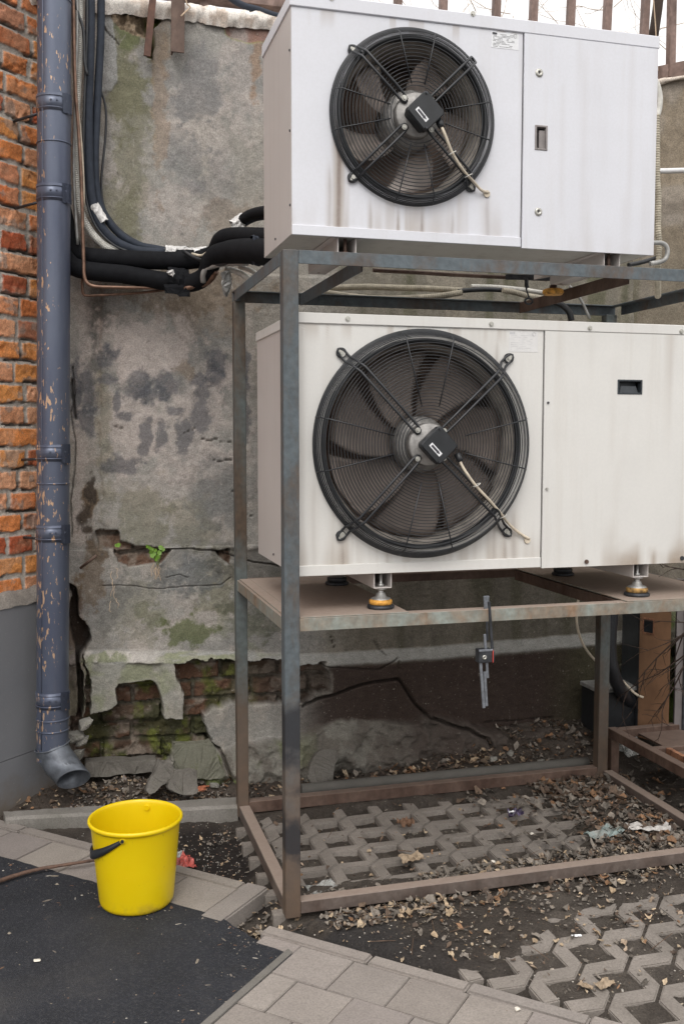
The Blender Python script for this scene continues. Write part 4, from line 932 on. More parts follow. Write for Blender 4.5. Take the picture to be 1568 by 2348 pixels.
def unit(U):
    x0, xs_, x1, Y, z0, zl, z1, D = U['x0'], U['seam'], U['x1'], U['Y'], U['z0'], U['zl'], U['z1'], U['D']
    cm = U['mat']; cx, cz, Rg, dep = U['cx'], U['cz'], U['R'], U['dep']
    root = thing('outdoor_unit', ((x0+x1)/2, Y+D/2, z0), U['label'], 'air conditioner', 'outdoor cooling units on the steel stand')
    # casing: side, back, roof, underside
    def sheet(name, lo, hi, mat): return MB().box(lo, hi, .0012).build(name, mat, root)
    sheet('side_panel', (x0, Y+.002, z0+.002), (x0+.0015, Y+D, zl+.004), 'cabinet_side_shaded')
    sheet('side_panel', (x1-.0015, Y+.003, z0+.002), (x1, Y+D, zl+.004), 'cabinet_side_shaded')
    sheet('back_panel', (x0+.002, Y+D-.0015, z0+.002), (x1-.002, Y+D, zl+.004), 'cabinet_side_shaded')
    sheet('base_pan', (x0+.002, Y+.002, z0+.003), (x1-.002, Y+D-.002, z0+.0045), 'cabinet_under_shaded')
    lid = MB().box((x0-.004, Y-.006, zl), (x1+.004, Y+D+.004, z1), .0022).build('lid', cm, root)
    zf = z0+U['flange']
    sheet('base_flange', (x0+.0005, Y-.005, z0), (xs_-.004, Y+.0015, zf), cm)
    ro = Rg-U['taper']-.012
    def stf(x, z):
        r = np.hypot(x-cx, z-cz); n = fbm(x*34, z*1.4, 90+U['seed'], 3); n2 = fbm(x*20, z*1.2, 92+U['seed'], 3); big = fbm(x*8, z*6, 94, 4)
        under = ss(cz-.05, cz-Rg, z)*ss(Rg*1.15, Rg*.6, np.abs(x-cx))
        a = under*ss(.42, .75, n)*.32+ss(z0+.16, z0+.03, z)*ss(.35, .7, n2)*.35+ss(.5, .75, n2)*.12+ss(zl-.07, zl, z)*ss(.55, .68, n)*.4
        b = 0*a
        for (sx_, w, zt, am) in U['drips']:
            dd = np.abs(x-sx_-(fbm(z*9, z*0+sx_*9, 96, 3)-.5)*.01)
            b = np.maximum(b, ss(w, w*.2, dd)*ss(zt, zt-.08, z)*am*(.4+.6*n))
            a = np.maximum(a, ss(w*3.2, w*.6, dd)*ss(zt+.02, zt-.1, z)*am*.9)
        return np.clip(a, 0, 1), np.clip(b, 0, 1)
    fan_panel(x0+.001, xs_-.004, zf, zl, cx, cz, ro, Y, cm, root, stf)
    def std(x, z):
        n = fbm(x*40, z*2, 97+U['seed'], 3); n2 = fbm(x*9, z*9, 99, 4)
        a = ss(z0+.1*n2*2.2, z0, z)*ss(.3, .6, n)*U['doordirt']*ss(xs_+.1, xs_+.3, x)+ss(.6, .75, n)*.12
        a = np.maximum(a, ss(.02, .004, np.abs(x-U['dx']))*U['doordirt']*.4*ss(zl-.5, zl, z))
        return np.clip(a, 0, 1), a*0
    hx0, hx1, hz0, hz1 = U['handle']
    holed_plate(xs_, x1-.001, z0-.003, zl-.001, hx0, hx1, hz0, hz1, Y-.005, .01, cm, root, std)
    handle(hx0+.0004, hx1-.0004, hz0+.0004, hz1-.0004, Y-.005, root, U['hmat'], U['hv'])
    # shroud, coil behind, moulded orifice lip
    MB().lathe([(ro, 0), (ro, -.012), (ro-.012, -.03), (ro-.02, -.075), (ro-.02, -.16), (ro+.01, -.2)], (cx, Y, cz), 'Y', 96).build('shroud', 'shroud', root)
    MB().box((cx-ro-.03, Y+.24, cz-ro-.03), (cx+ro+.03, Y+.245, cz+ro+.03), 0).build('coil', 'coil', root)
    MB().lathe([(ro+.010, -.001), (ro+.010, .012), (ro+.006, .016), (ro-.001, .014), (ro-.004, -.004)], (cx, Y, cz), 'Y', 128).build('fan_ring', 'black_plastic', root)
    # blades and motor
    fan = MB().lathe([(.0, .03), (.06, .03), (.085, .02), (.09, 0), (.09, -.09), (0, -.09)], (cx, Y+.02, cz), 'Y', 48).build('fan_hub', 'motor_hub', root)
    for k in range(U['blades']):
        a0 = 2*math.pi*k/U['blades']+U['phase']; m = MB(); n1, n2 = 9, 12; V = []
        for i in range(n1+1):
            rr = .088+(ro-.028-.088)*i/n1; row = []
            for j in range(n2+1):
                t = j/n2; wd = U['bw']*(1-.18*(i/n1)); a = a0-.32*(i/n1)**1.3+wd*(t-.5)
                row.append(m.bm.verts.new((cx+rr*math.cos(a), Y+.04+U['pitch']*(1-t)+.012*math.sin(t*3.1), cz+rr*math.sin(a))))
            V.append(row)
        for i in range(n1):
            for j in range(n2): f = m.bm.faces.new((V[i][j], V[i][j+1], V[i+1][j+1], V[i+1][j])); f.smooth = True
        bmesh.ops.solidify(m.bm, geom=m.bm.faces[:], thickness=.003)
        m.build('blade', U['bmat'], fan)
    # guard of wire rings
    g = MB(); yf = Y-dep
    def ring(r, y, t=.0019, n=112): g.tube([(cx+r*math.cos(a), y, cz+r*math.sin(a)) for a in np.linspace(0, 2*math.pi, n+1)], t, 5, 1, False)
    nd = U['side_rings']
    for k in range(nd): t = k/nd; ring(Rg-U['taper']*t**1.6, Y-.006-(dep-.008)*t, .0021)
    r = Rg-U['taper']
    while r > .08: ring(r, yf-(.006*(1-(r/Rg)**2)), .0015); r -= U['step']
    sp = []
    for c in (0, 90, 180, 270):
        for s in (-13.5, 13.5):
            a = R(c+s+U.get('wire', 0)); dx, dz = math.cos(a), math.sin(a)
            g.tube([(cx+dx*rr, yy, cz+dz*rr) for rr, yy in ((Rg*.34, yf-.009), (Rg*.7, yf-.006), (Rg-U['taper']-.002, yf-.003), (Rg-.004, Y-dep*.45), (Rg+.001, Y-.004))], .0021, 6, 1)
    gd = g.build('fan_guard', 'black_wire', root)
    # four strut loops
    yo = yf-.012
    for bx_, bz_, bolt in U['bolts']:
        d = Vector((bx_-cx, 0, bz_-cz)); L = d.length; d.normalize(); p = Vector((-d.z, 0, d.x)); w = .0105
        C_ = Vector((cx, 0, cz)); I, K, O = .062, Rg*.88, L
        pts = []
        def P(rr, off, y): q = C_+d*rr+p*off; return Vector((q.x, y, q.z))
        side = [P(I+.05, w, yo), P(K, w, yo), P(Rg*.985, w, Y-dep*.55)]
        if bolt:
            side += [P(O-.03, w, Y-.010), P(O-.004, w*1.05, Y-.008)]
            end = [P(O+.012, w*.6, Y-.008), P(O+.016, 0, Y-.008), P(O+.012, -w*.6, Y-.008)]
        else:
            side[-1] = P(Rg*.99, w, Y-dep*.7); end = [P(Rg+.002, w*.5, Y-dep*.5), P(Rg+.002, -w*.5, Y-dep*.5)]
        start = [P(I-.012, 0, yo+.006), P(I-.008, w*.7, yo+.006), P(I+.01, w, yo+.004)]
        mir = lambda q: q-p*(2*(q-C_).dot(p))
        path = start+side+end+[mir(q) for q in side[::-1]]+[mir(q) for q in start[::-1]]
        s_ = MB(); s_.tube(path, .0042, 8, 1); s_.sm = True
        so = s_.build('strut', 'black_wire', root)
        screw(P(I, 0, yo), .006, 'bolt_zinc', so, 'bolt', -1, .0085)
        if bolt:
            q_ = P(O, 0, Y-.001); t_ = MB(); t_.tube([q_, q_+Vector((0, -.0075, 0))], .0165, 20, 1); t_.build('rubber_washer', 'black_plastic', so)
            screw(P(O, 0, Y-.0085), .0075, 'bolt_zinc', so, 'bolt', -1, .013)
    # motor plate, terminal box, sticker, lead
    MB().lathe([(.0, .004), (.064, .004), (.068, 0), (.068, -.03), (.05, -.05)], (cx, yf+.002, cz), 'Y', 48).build('motor_plate', 'motor_hub', root)
    bx, bz = U['box']; a = R(-46); ca, sa = math.cos(a), math.sin(a)
    def rsq(hh, y, c, n=5):
        out = []
        for qx, qz, a1 in ((1, 1, 0), (-1, 1, 90), (-1, -1, 180), (1, -1, 270)):
            for i in range(n):
                t = R(a1+90*i/(n-1)); lx, lz = qx*(hh-c)+c*math.cos(t), qz*(hh-c)+c*math.sin(t)
                out.append((bx+lx*ca-lz*sa, y, bz+lx*sa+lz*ca))
        return out
    m = MB(); L_ = [rsq(.040, yf-.002, .012), rsq(.040, yf-.028, .012), rsq(.045, yf-.029, .012), rsq(.045, yf-.052, .012), rsq(.042, yf-.056, .012)]
    V = [[m.bm.verts.new(q) for q in r_] for r_ in L_]
    for p_, q_ in zip(V[:-1], V[1:]):
        for k in range(20): m.bm.faces.new((p_[k], p_[(k+1) % 20], q_[(k+1) % 20], q_[k]))
    m.bm.faces.new(V[-1]); bo = m.build('terminal_box', 'black_plastic', root)
    def loc(lx, lz, y): return (bx+lx*ca-lz*sa, y, bz+lx*sa+lz*ca)
    y3 = yf-.0565; sc = (-.0, -.020)
    st = MB().poly([loc(-.024, -.026, y3), (loc(.024, -.026, y3)), loc(.024, -.012, y3), loc(-.024, -.012, y3)], (0, -.0008, 0)).build('sticker', 'paper', bo)
    y4 = y3-.0011; k = MB()
    k.poly([loc(-.019, -.0225, y4), loc(.010, -.0225, y4), loc(.010, -.0155, y4), loc(-.019, -.0155, y4)], (0, -.0003, 0)); k.poly([loc(.008, -.0245, y4-.0002), loc(.020, -.019, y4-.0002), loc(.008, -.0140, y4-.0002)], (0, -.0003, 0)); k.build('arrow_mark', 'ink', st)
    for lx, lz in ((-.036, .036), (.036, -.036)): screw(loc(lx, lz, yf-.0555), .004, 'dark_iron', bo)
    pts = U['lead']; P3 = [onY(x, y, yy) for x, y, yy in pts]
    m = MB(); g0 = Vector(P3[0]); g1 = Vector(P3[1]); dd = (g1-g0).normalized(); m.tube([g0-dd*.012, g0+dd*.006, g0+dd*.016], [.011, .011, .008], 10, 1); m.build('gland', 'black_plastic', bo)
    m = MB(); m.tube(P3, .0047, 8, 4); ld = m.build('lead', 'cable_beige', root)
    e = P3[-1]; screw((e[0]-.006, Y, e[2]-.004), .012, 'cable_beige', ld, 'grommet')
    for x, y, yy in U['ties']:
        q = onY(x, y, yy); t = MB(); t.tube([(q[0]+.011*math.cos(a), q[1]+.011*math.sin(a), q[2]+.006*math.cos(a)) for a in np.linspace(0, 6.28, 13)], .0014, 5, 1, False); t.build('cable_tie', 'conduit_grey', ld)
    # small hardware
    for x, y in U['lid_screws']: q = onY(x, y, Y-.006); screw((q[0], Y-.006, q[2]), .006, 'bolt_zinc', lid, 'screw', -1, .0085)
    for x, y, mt, r_ in U['screws']: q = onY(x, y, Y-.005); screw((q[0], Y-(.005 if q[0] > xs_ else 0), q[2]), r_, mt, root)
    for zz in U['side_screws']:
        m = MB(); m.tube([(x0, Y+.014, zz), (x0-.003, Y+.014, zz)], .004, 8, 1); m.build('screw', 'dark_iron', root)
    m = MB(); m.tube([(x0, Y+D*.55, z0+.03), (x0-.003, Y+D*.55, z0+.03)], .004, 8, 1); m.build('screw', 'dark_iron', root)
    for x, y in U['locks']:
        q = onY(x, y, Y-.005); m = MB(); m.lathe([(.0, .001), (.004, .001), (.0045, .004), (.0085, .0045), (.0125, .003), (.0135, 0)], (q[0], Y-.005, q[2]), 'Y', 24); lk = m.build('lock', 'bolt_zinc', root)
        m = MB(); m.box((q[0]-.0012, Y-.0075, q[2]-.004), (q[0]+.0012, Y-.006, q[2]+.004), 0); m.build('slot', 'ink', lk)
    q = U['rating']; plate_label(q[0], q[1], q[2], q[3], Y, root, U['seed'])
    # feet: folded channels under the unit with bolts
    for fx in U['feet']:
        w = .030; t = .003; zb = U['zfoot']; m = MB(); ya, yb = Y+.012, Y+D-.03
        m.box((fx-w, ya, zb+.003), (fx-w+t, yb, z0+.0025), .0006); m.box((fx+w-t, ya, zb+.003), (fx+w, yb, z0+.0025), .0006)
        m.box((fx-w, ya, zb), (fx+w, yb, zb+.003), .0006)
        m.box((fx-w-.022, ya, z0-.0005), (fx-w, yb, z0+.0022), .0004); m.box((fx+w, ya, z0-.0005), (fx+w+.022, yb, z0+.0022), .0004)
        ft = m.build('foot_channel', 'cabinet_side_shaded', root)
        for yy in (ya+.022, yb-.03):
            b = MB(); b.tube([(fx, yy, U['zshelf']+.002), (fx, yy, zb+.052)], .0055, 10, 1); b.tube([(fx, yy, zb+.003), (fx, yy, zb+.013)], .0105, 6, 1); b.build('bolt', 'rusty_iron' if U['zshelf'] > 2 else 'galvanised', ft)
            if U['mounts']:
                z_ = U['zshelf']
                MB().lathe([(0, 0), (.042, 0), (.045, .004), (.043, .010), (.036, .013), (0, .013)], (fx, yy, z_+.0005), 'Z', 32).build('mount_base', 'dark_iron', ft)
                MB().lathe([(.032, .012), (.0372, .016), (.0377, .025), (.033, .030), (.02, .031)], (fx, yy, z_), 'Z', 32).build('mount_rubber', ('orange_rubber' if fx < 1.4 else 'orange_dull') if yy < ya+.1 else 'dark_iron', ft)
                MB().lathe([(.033, .0305), (.031, .034), (.018, .038), (.0145, .05), (.0095, .052), (.009, zb-z_-.006), (.02, zb-z_-.005), (.02, zb-z_-.001), (0, zb-z_-.001)], (fx, yy, z_), 'Z', 24).build('mount_cone', 'galvanised', ft)
    return root
def ez(x, y, Y): q = onY(x, y, Y); return (q[0], q[2])
UY, LY = 3.0, 3.012
UUc = dict(x0=.6795, seam=1.438, x1=1.922, Y=UY, z0=2.109, zl=2.778, z1=2.818, D=.425, mat='cabinet_cool', cx=1.066, cz=2.484, R=.268, dep=.036, seed=1, flange=.030, taper=.02, side_rings=6,
  label='white outdoor unit on top of the stand with the smaller fan', doordirt=.15, dx=1.7,
  drips=[(.828, .010, 2.5, .85), (.80, .006, 2.35, .4), (1.02, .004, 2.23, .7), (1.10, .007, 2.23, .6), (1.2, .006, 2.24, .4), (.93, .005, 2.25, .5), (1.32, .01, 2.3, .3)],
  handle=(1.484, 1.517, 2.424, 2.491), hmat='recess_grey', hv=True, blades=5, phase=R(74), bw=R(46), pitch=.07, step=.0108, bmat='fan_blade_light',
  bolts=[(*ez(808.5, 115.6, UY), True), (*ez(1077, 428.3, UY), True), (*ez(807.7, 407, UY), True), (*ez(1086, 135, UY-.02), False)],
  box=ez(977, 252, UY-.036-.055), lead=[(1008, 281, 2.93), (1020, 308, 2.92), (1037, 350, 2.93), (1062, 390, 2.945), (1085, 415, 2.97), (1103, 435, 2.985), (1120, 441, 2.998)], ties=[(1037, 350, 2.93), (1074, 402, 2.95)],
  lid_screws=[(1084, 30), (760, -6)], screws=[], side_screws=[2.655, 2.42, 2.2], locks=[(1236, 166), (1234, 485)], rating=(1.326, 1.419, 2.724, 2.776-.004), feet=[.857, 1.775], zfoot=2.059, zshelf=2.0565, mounts=False, wire=0)
U1r = unit(UUc)
LUc = dict(x0=.6935, seam=1.532, x1=2.235, Y=LY, z0=1.063, zl=1.846, z1=1.879, D=.63, mat='cabinet_warm', cx=1.110, cz=1.474, R=.364, dep=.058, seed=2, flange=.033, taper=.026, side_rings=8,
  label='white outdoor unit on the lower shelf with the bigger fan', doordirt=.9, dx=2.0,
  drips=[(.843, .006, 1.19, .5), (1.40, .008, 1.19, .5), (1.43, .012, 1.28, .4), (.99, .005, 1.845, .25), (1.36, .006, 1.845, .3), (.75, .01, 1.4, .15)],
  handle=(1.808, 1.891, 1.647, 1.685), hmat='recess_dark', hv=False, blades=7, phase=R(20), bw=R(52.5), pitch=.022, step=.0098, bmat='fan_blade',
  bolts=[(*ez(781.6, 809, LY), True), (*ez(1164.8, 821.5, LY), True), (*ez(780.9, 1228, LY), True), (*ez(1161, 1220, LY), True)],
  box=ez(1008, 1021, LY-.058-.055), lead=[(1051, 1048, 2.93), (1062, 1073, 2.92), (1090, 1113, 2.92), (1120, 1145, 2.93), (1150, 1180, 2.955), (1165, 1200, 2.985), (1190, 1222, 3.0), (1213, 1236, 3.008)], ties=[(1093, 1112, 2.92), (1153, 1184, 2.96)],
  lid_screws=[(797, 731), (1126, 743), (1352, 752), (1562, 760)], screws=[(1256, 923, 'ink', .004), (1253, 1121, 'bolt_zinc', .005), (1344, 1288, 'rusty_iron', .008), (1563, 1280, 'dark_iron', .008)],
  side_screws=[1.6], locks=[], rating=(1.405, 1.507, 1.775, 1.842), feet=[onY(873, 1340, 3.045)[0], onY(1461, 1320, 3.045)[0]], zfoot=1.012, zshelf=.9445, mounts=True, wire=0)
U2r = unit(LUc)
# ================================================================== THINGS BETWEEN AND BESIDE THE UNITS
G2 = 'corrugated hoses slung behind the stand'
run('corrugated_hose', [(735, 658), (770, 659), (840, 657), (900, 659), (980, 661), (1058, 666)], 3.93, .0135, 'conduit_beige', 'upper beige corrugated hose slung behind the stand under the upper unit', 'hose', .008, 12, G2)
run('corrugated_hose', [(735, 668), (790, 677), (860, 684), (930, 683), (1000, 679), (1058, 670)], 3.90, .0135, 'conduit_beige', 'lower sagging beige corrugated hose slung behind the stand', 'hose', .008, 12, G2)
run('cable', [(1050, 667), (1085, 664), (1120, 663), (1155, 665)], 3.92, .010, 'black_wire', 'black cable bridging the gap between two beige hose ends', 'cable', n=10)
run('corrugated_hose', [(1152, 665), (1180, 670), (1210, 678), (1235, 682), (1262, 690)], 3.90, .0125, 'conduit_beige', 'beige corrugated hose end right of the black cable', 'hose', .008, 12, G2)
run('corrugated_hose', [(1080, 656), (1140, 658), (1200, 664), (1240, 670), (1275, 676)], 3.98, .0105, 'conduit_grey', 'thin grey corrugated hose behind the others, running right', 'hose', .007, 10, G2)
run('iron_rod', [(855, 619), (950, 624), (1050, 630), (1180, 636), (1255, 640)], 3.60, .0075, 'rusty_iron', 'long thin rusty rod lying under the upper unit', 'rod', n=8)
t = MB(); a = onY(1160, 634, 3.56); b_ = onY(1262, 637, 3.56); t.bar(a, b_, .02, .014); a = onY(1207, 637, 3.56); t.tube([a, np.array(a)+[.0, 0, -.03], np.array(a)+[.006, 0, -.035]], .008, 8, 1); t.tube([onY(1204, 648, 3.56), onY(1208, 668, 3.56), onY(1214, 684, 3.56)], .0035, 6, 2)
t.tube([np.array(onY(1212, 690, 3.56))+[.016*math.cos(k), 0, .011*math.sin(k)] for k in np.linspace(0, 6.28, 17)], .004, 6, 1, False)
tag(t.build('hose_clip', 'dark_iron'), 'dark iron clip with a hook and ring hanging under the upper unit', 'clip')
run('drain_tube', [(1268, 690, 3.75), (1290, 700, 3.75), (1305, 716, 3.75), (1310, 735, 3.75)], 3.75, .013, 'black_wire', 'black tube dropping behind the lower unit near the back post', 'tube', n=10)
run('iron_rod', [(1305, 655, 3.7), (1330, 684, 3.7), (1352, 730, 3.7)], 3.7, .006, 'tube_grey', 'thin grey rod slanting down behind the lower unit', 'rod', n=8)
# rear rubber foot of the upper unit seen through the gap
def extra_mount():
    q = onY(1268, 668, 3.42); root = thing('rubber_foot', (q[0], q[1], q[2]), 'orange rubber foot with a rusty bolt hanging under the rear of the upper unit', 'rubber foot')
    MB().lathe([(0, -.012), (.034, -.012), (.04, -.004), (.038, .006), (.03, .01), (0, .01)], q, 'Z', 28).build('pad', 'orange_rubber', root)
    m = MB(); m.tube([Vector(q)+Vector((0, 0, .008)), Vector(q)+Vector((0, 0, .05))], .009, 8, 1); m.tube([Vector(q)+Vector((0, 0, .01)), Vector(q)+Vector((0, 0, .022))], .016, 6, 1); m.build('bolt', 'rusty_iron', root)
    c = Vector(q); m = MB(); m.poly([c+Vector((-.05, -.06, .05)), c+Vector((.13, -.06, .088)), c+Vector((-.05, -.06, .088))], (0, .12, 0)); m.build('bracket', 'cabinet_side_shaded', root)
extra_mount()
G3 = 'conduits on the right of the upper unit'
run('corrugated_hose', [(1505, 262, 3.3), (1506, 320, 3.3), (1506, 400, 3.3), (1509, 450, 3.3), (1508, 520, 3.3), (1511, 560, 3.3), (1508, 612, 3.3), (1508, 680, 3.4)], 3.3, .0125, 'conduit_beige', 'beige corrugated hose running down the right side of the upper unit', 'hose', .009, 12, G3)
run('flexible_hose', [(1500, 178, 3.32), (1508, 196, 3.32), (1513, 222, 3.32), (1512, 245, 3.32), (1507, 265, 3.32)], 3.32, .010, 'conduit_grey', 'smooth grey sleeve bending over the top of the beige hose', 'hose', n=10)
run('drain_tube', [(1494, 556, 3.26), (1512, 556, 3.26), (1524, 560, 3.26), (1530, 572, 3.26), (1528, 588, 3.26), (1518, 598, 3.26), (1490, 604, 3.26)], 3.26, .0085, 'tube_grey', 'grey metal tube looping at the lower right corner of the upper unit', 'tube')
run('drain_tube', [(1440, 607, 3.3), (1470, 601, 3.3), (1500, 592, 3.3), (1514, 582, 3.3)], 3.3, .008, 'black_wire', 'black tube end under the right corner of the upper unit', 'tube')
run('conduit', [(1500, 391, 4.05), (1530, 391, 4.0), (1600, 389, 3.85)], 4.0, .012, 'paper', 'pale level conduit on the tan side wall', 'conduit', n=12)
# ---- bar clamp hanging on the shelf rail
def clamp():
    Y = 2.93; root = thing('hanging_clamp', tuple(onY(1110, 1500, Y)), 'steel clamp of thin bars with a dark block hanging from the shelf rail', 'clamp')
    def C(x, y): return (653+ (x+0)*0, 0)
    def cv(x, y): return ((1300+x/5.5875)*.8167, (1600+y/5.5875)*.8167)
    def br(p, q, w, Yp, mat='steel_grey', name='bar'):
        a = onY(*cv(*p), Yp); b = onY(*cv(*q), Yp); MB().bar(a, b, w, .006, .001).build(name, mat, root)
    br((342, 410), (352, 610), .011, 2.966); br((383, 408), (368, 640), .011, 2.974)
    br((406, 500), (458, 1275), .0085, 2.928, 'dark_iron'); br((372, 810), (380, 1110), .0075, 2.955, 'dark_iron')
    br((337, 1010), (352, 1250), .0085, 2.93); br((367, 1430), (383, 1700), .0085, 2.93)
    br((272, 1450), (325, 2170), .0095, 2.925); br((336, 1600), (366, 2140), .0095, 2.93)
    a = onY(*cv(222, 1245), 2.932); b = onY(*cv(430, 1440), 2.932)
    MB().box((a[0], 2.918, b[2]), (b[0], 2.95, a[2]), .002).build('block', 'dark_iron', root)
    a = onY(*cv(222, 1245), 2.932); MB().box((a[0]-.001, 2.915, a[2]-.006), (b[0]+.001, 2.9178, a[2]+.001), .0008).build('block_lip', 'steel_grey', root)
    a2 = onY(*cv(425, 1245), 2.93); MB().box((b[0]+.0005, 2.916, b[2]), (b[0]+.0025, 2.9178, a2[2]), 0).build('red_edge', 'red_paint', root)
    a3 = onY(*cv(485, 1445), 2.93); MB().box((b[0]+.003, 2.925, a3[2]), (a3[0], 2.955, a2[2]-.008), .001).build('block', 'dark_iron', root)
    c = onY(*cv(335, 1375), 2.918); m = MB(); m.lathe([(.0, .0), (.0025, .0), (.003, .003), (.0065, .003), (.0075, 0)], c, 'Y', 20); m.build('screw', 'bolt_zinc', root)
clamp()
# ---- low rusty bench frame, brown casing, hose and clutter at the lower right
def bench():
    root = thing('rusty_bench', (2.6, 3.6, 0), 'low rusty iron bench frame at the lower right, leaves lying on it', 'bench frame')
    zt = .2; m = MB; A = (2.326, 3.875); 
    m().box((2.318, 3.20, zt-.042), (2.36, 3.895, zt), .002).build('rail', 'rusty_iron', root)
    m().box((2.3605, 3.852, zt-.04), (3.0, 3.892, zt-.002), .002).build('rail', 'rusty_iron', root)
    m().box((2.3605, 3.20, zt-.04), (3.0, 3.24, zt-.002), .002).build('rail', 'rusty_iron', root)
    m().box((2.3605, 3.58, zt-.04), (3.0, 3.61, zt-.004), .002).build('rail', 'rusty_iron', root)
    m().box((2.318, 3.855, -.03), (2.358, 3.893, zt-.0425), .002).build('leg', 'rusty_iron', root)
    m().box((2.318, 3.205, -.03), (2.358, 3.243, zt-.0425), .002).build('leg', 'rusty_iron', root)
    m().box((2.45, 3.244, zt-.032), (2.62, 3.5795, zt-.024), .001).box((2.45, 3.6105, zt-.032), (2.75, 3.8515, zt-.024), .001).build('shelf_sheet', 'rusty_iron', root)
    m().box((2.41, 3.244, zt-.03), (2.43, 3.5795, zt-.004), .001).build('slat', 'rusty_flake', root)
bench()
def casing():
    Yf = 3.95
    root = thing('old_casing', (2.85, Yf, .14), 'old brown metal casing with a hand hole behind the rusty bench', 'casing')
    # brown side face turned to the viewer, grey front on its right
    P0 = np.array(onY(1462, 1660, 4.02)[:2]); P1 = np.array(onY(1532, 1690, 3.87)[:2]); P2 = P1+np.array([.62, -.3])
    z0, z1 = .1, .86; bk = np.array([.10, .42])
    hx = [.12, .42]; hz = [.60, .66]
    def pt(t, z): q = P0+(P1-P0)*t; return (q[0], q[1], z)
    b = MB()
    for t0, t1, za, zb in ((0, 1, z0, hz[0]), (0, 1, hz[1], z1), (0, hx[0], hz[0], hz[1]), (hx[1], 1, hz[0], hz[1])):
        b.poly([pt(t0, za), pt(t1, za), pt(t1, zb), pt(t0, zb)], (.0008, .002, 0))
    b.build('side_panel', 'brown_sheet', root)
    b = MB(); w = .012
    for t0, t1, za, zb in ((hx[0]-.05, hx[1]+.05, hz[0]-.008, hz[0]), (hx[0]-.05, hx[1]+.05, hz[1], hz[1]+.008), (hx[0]-.05, hx[0], hz[0], hz[1]), (hx[1], hx[1]+.05, hz[0], hz[1])):
        q = [pt(t0, za), pt(t1, za), pt(t1, zb), pt(t0, zb)]; b.poly([(x-.001, y-.004, z) for x, y, z in q], (.001, .0035, 0))
    b.build('hole_rim', 'rusty_flake', root)
    q = P1+np.array([.004, -.003])
    MB().poly([(P0[0]+.01, P0[1]+.03, z0), (P1[0]+.01, P1[1]+.03, z0), (P1[0]+.03, P1[1]+.2, z0), (P0[0]+.03, P0[1]+.2, z0)], (0, 0, z1-z0)).build('inner_box', 'recess_dark', root)
    for i, (za, zb) in enumerate(((.12, .36), (.363, .60), (.603, .86))):
        MB().poly([(q[0]+.02, q[1]-.005, za), (P2[0], P2[1], za), (P2[0]+.01, P2[1]+.02, za), (q[0]+.03, q[1]+.02, za)], (0, 0, zb-za)).build('front_panel', 'grey_sheet', root)
    MB().poly([(q[0]+.045, q[1]-.03, .1), (q[0]+.058, q[1]-.036, .1), (q[0]+.062, q[1]-.02, .1), (q[0]+.05, q[1]-.01, .1)], (0, 0, .78)).build('corner_bar', 'dark_iron', root)
casing()
run('drain_hose', [(1403, 1330, 3.98), (1402, 1400, 3.98), (1398, 1450, 3.98), (1398, 1500, 3.98), (1406, 1545, 3.98), (1424, 1585, 4.02), (1450, 1612, 4.08), (1482, 1628, 4.14), (1520, 1640, 4.18)], 3.98, .031, 'black_wire', 'thick black hose curving down beside the back right post', 'hose', n=20)
run('cable', [(1330, 1352, 4.1), (1322, 1400, 4.1), (1324, 1440, 4.1), (1338, 1480, 4.1), (1362, 1512, 4.08), (1392, 1535, 4.05), (1425, 1560, 4.03), (1455, 1590, 4.0), (1475, 1600, 3.98)], 4.05, .006, 'cable_beige', 'thin tan cable drooping past the back right post', 'cable', n=8)
def dark_crate():
    a = onZ(1375, 1645, .12); X0, Yb = 2.56, 4.05
    root = thing('plastic_box', (2.65, 4.05, .15), 'black box with a pale grey lid behind the thick hose', 'box')
    x0 = onY(1372, 1600, 4.06)[0]; x1 = onY(1466, 1600, 4.06)[0]; z0 = onY(1400, 1635, 4.06)[2]; z1 = onY(1400, 1588, 4.06)[2]
    MB().box((x0, 4.06, z0-.1), (x1, 4.22, z1), .004).build('body', 'black_plastic', root)
    MB().box((x0-.006, 4.052, z1+.0005), (x1+.004, 4.225, z1+.02), .003).build('lid', 'tube_grey', root)
dark_crate()
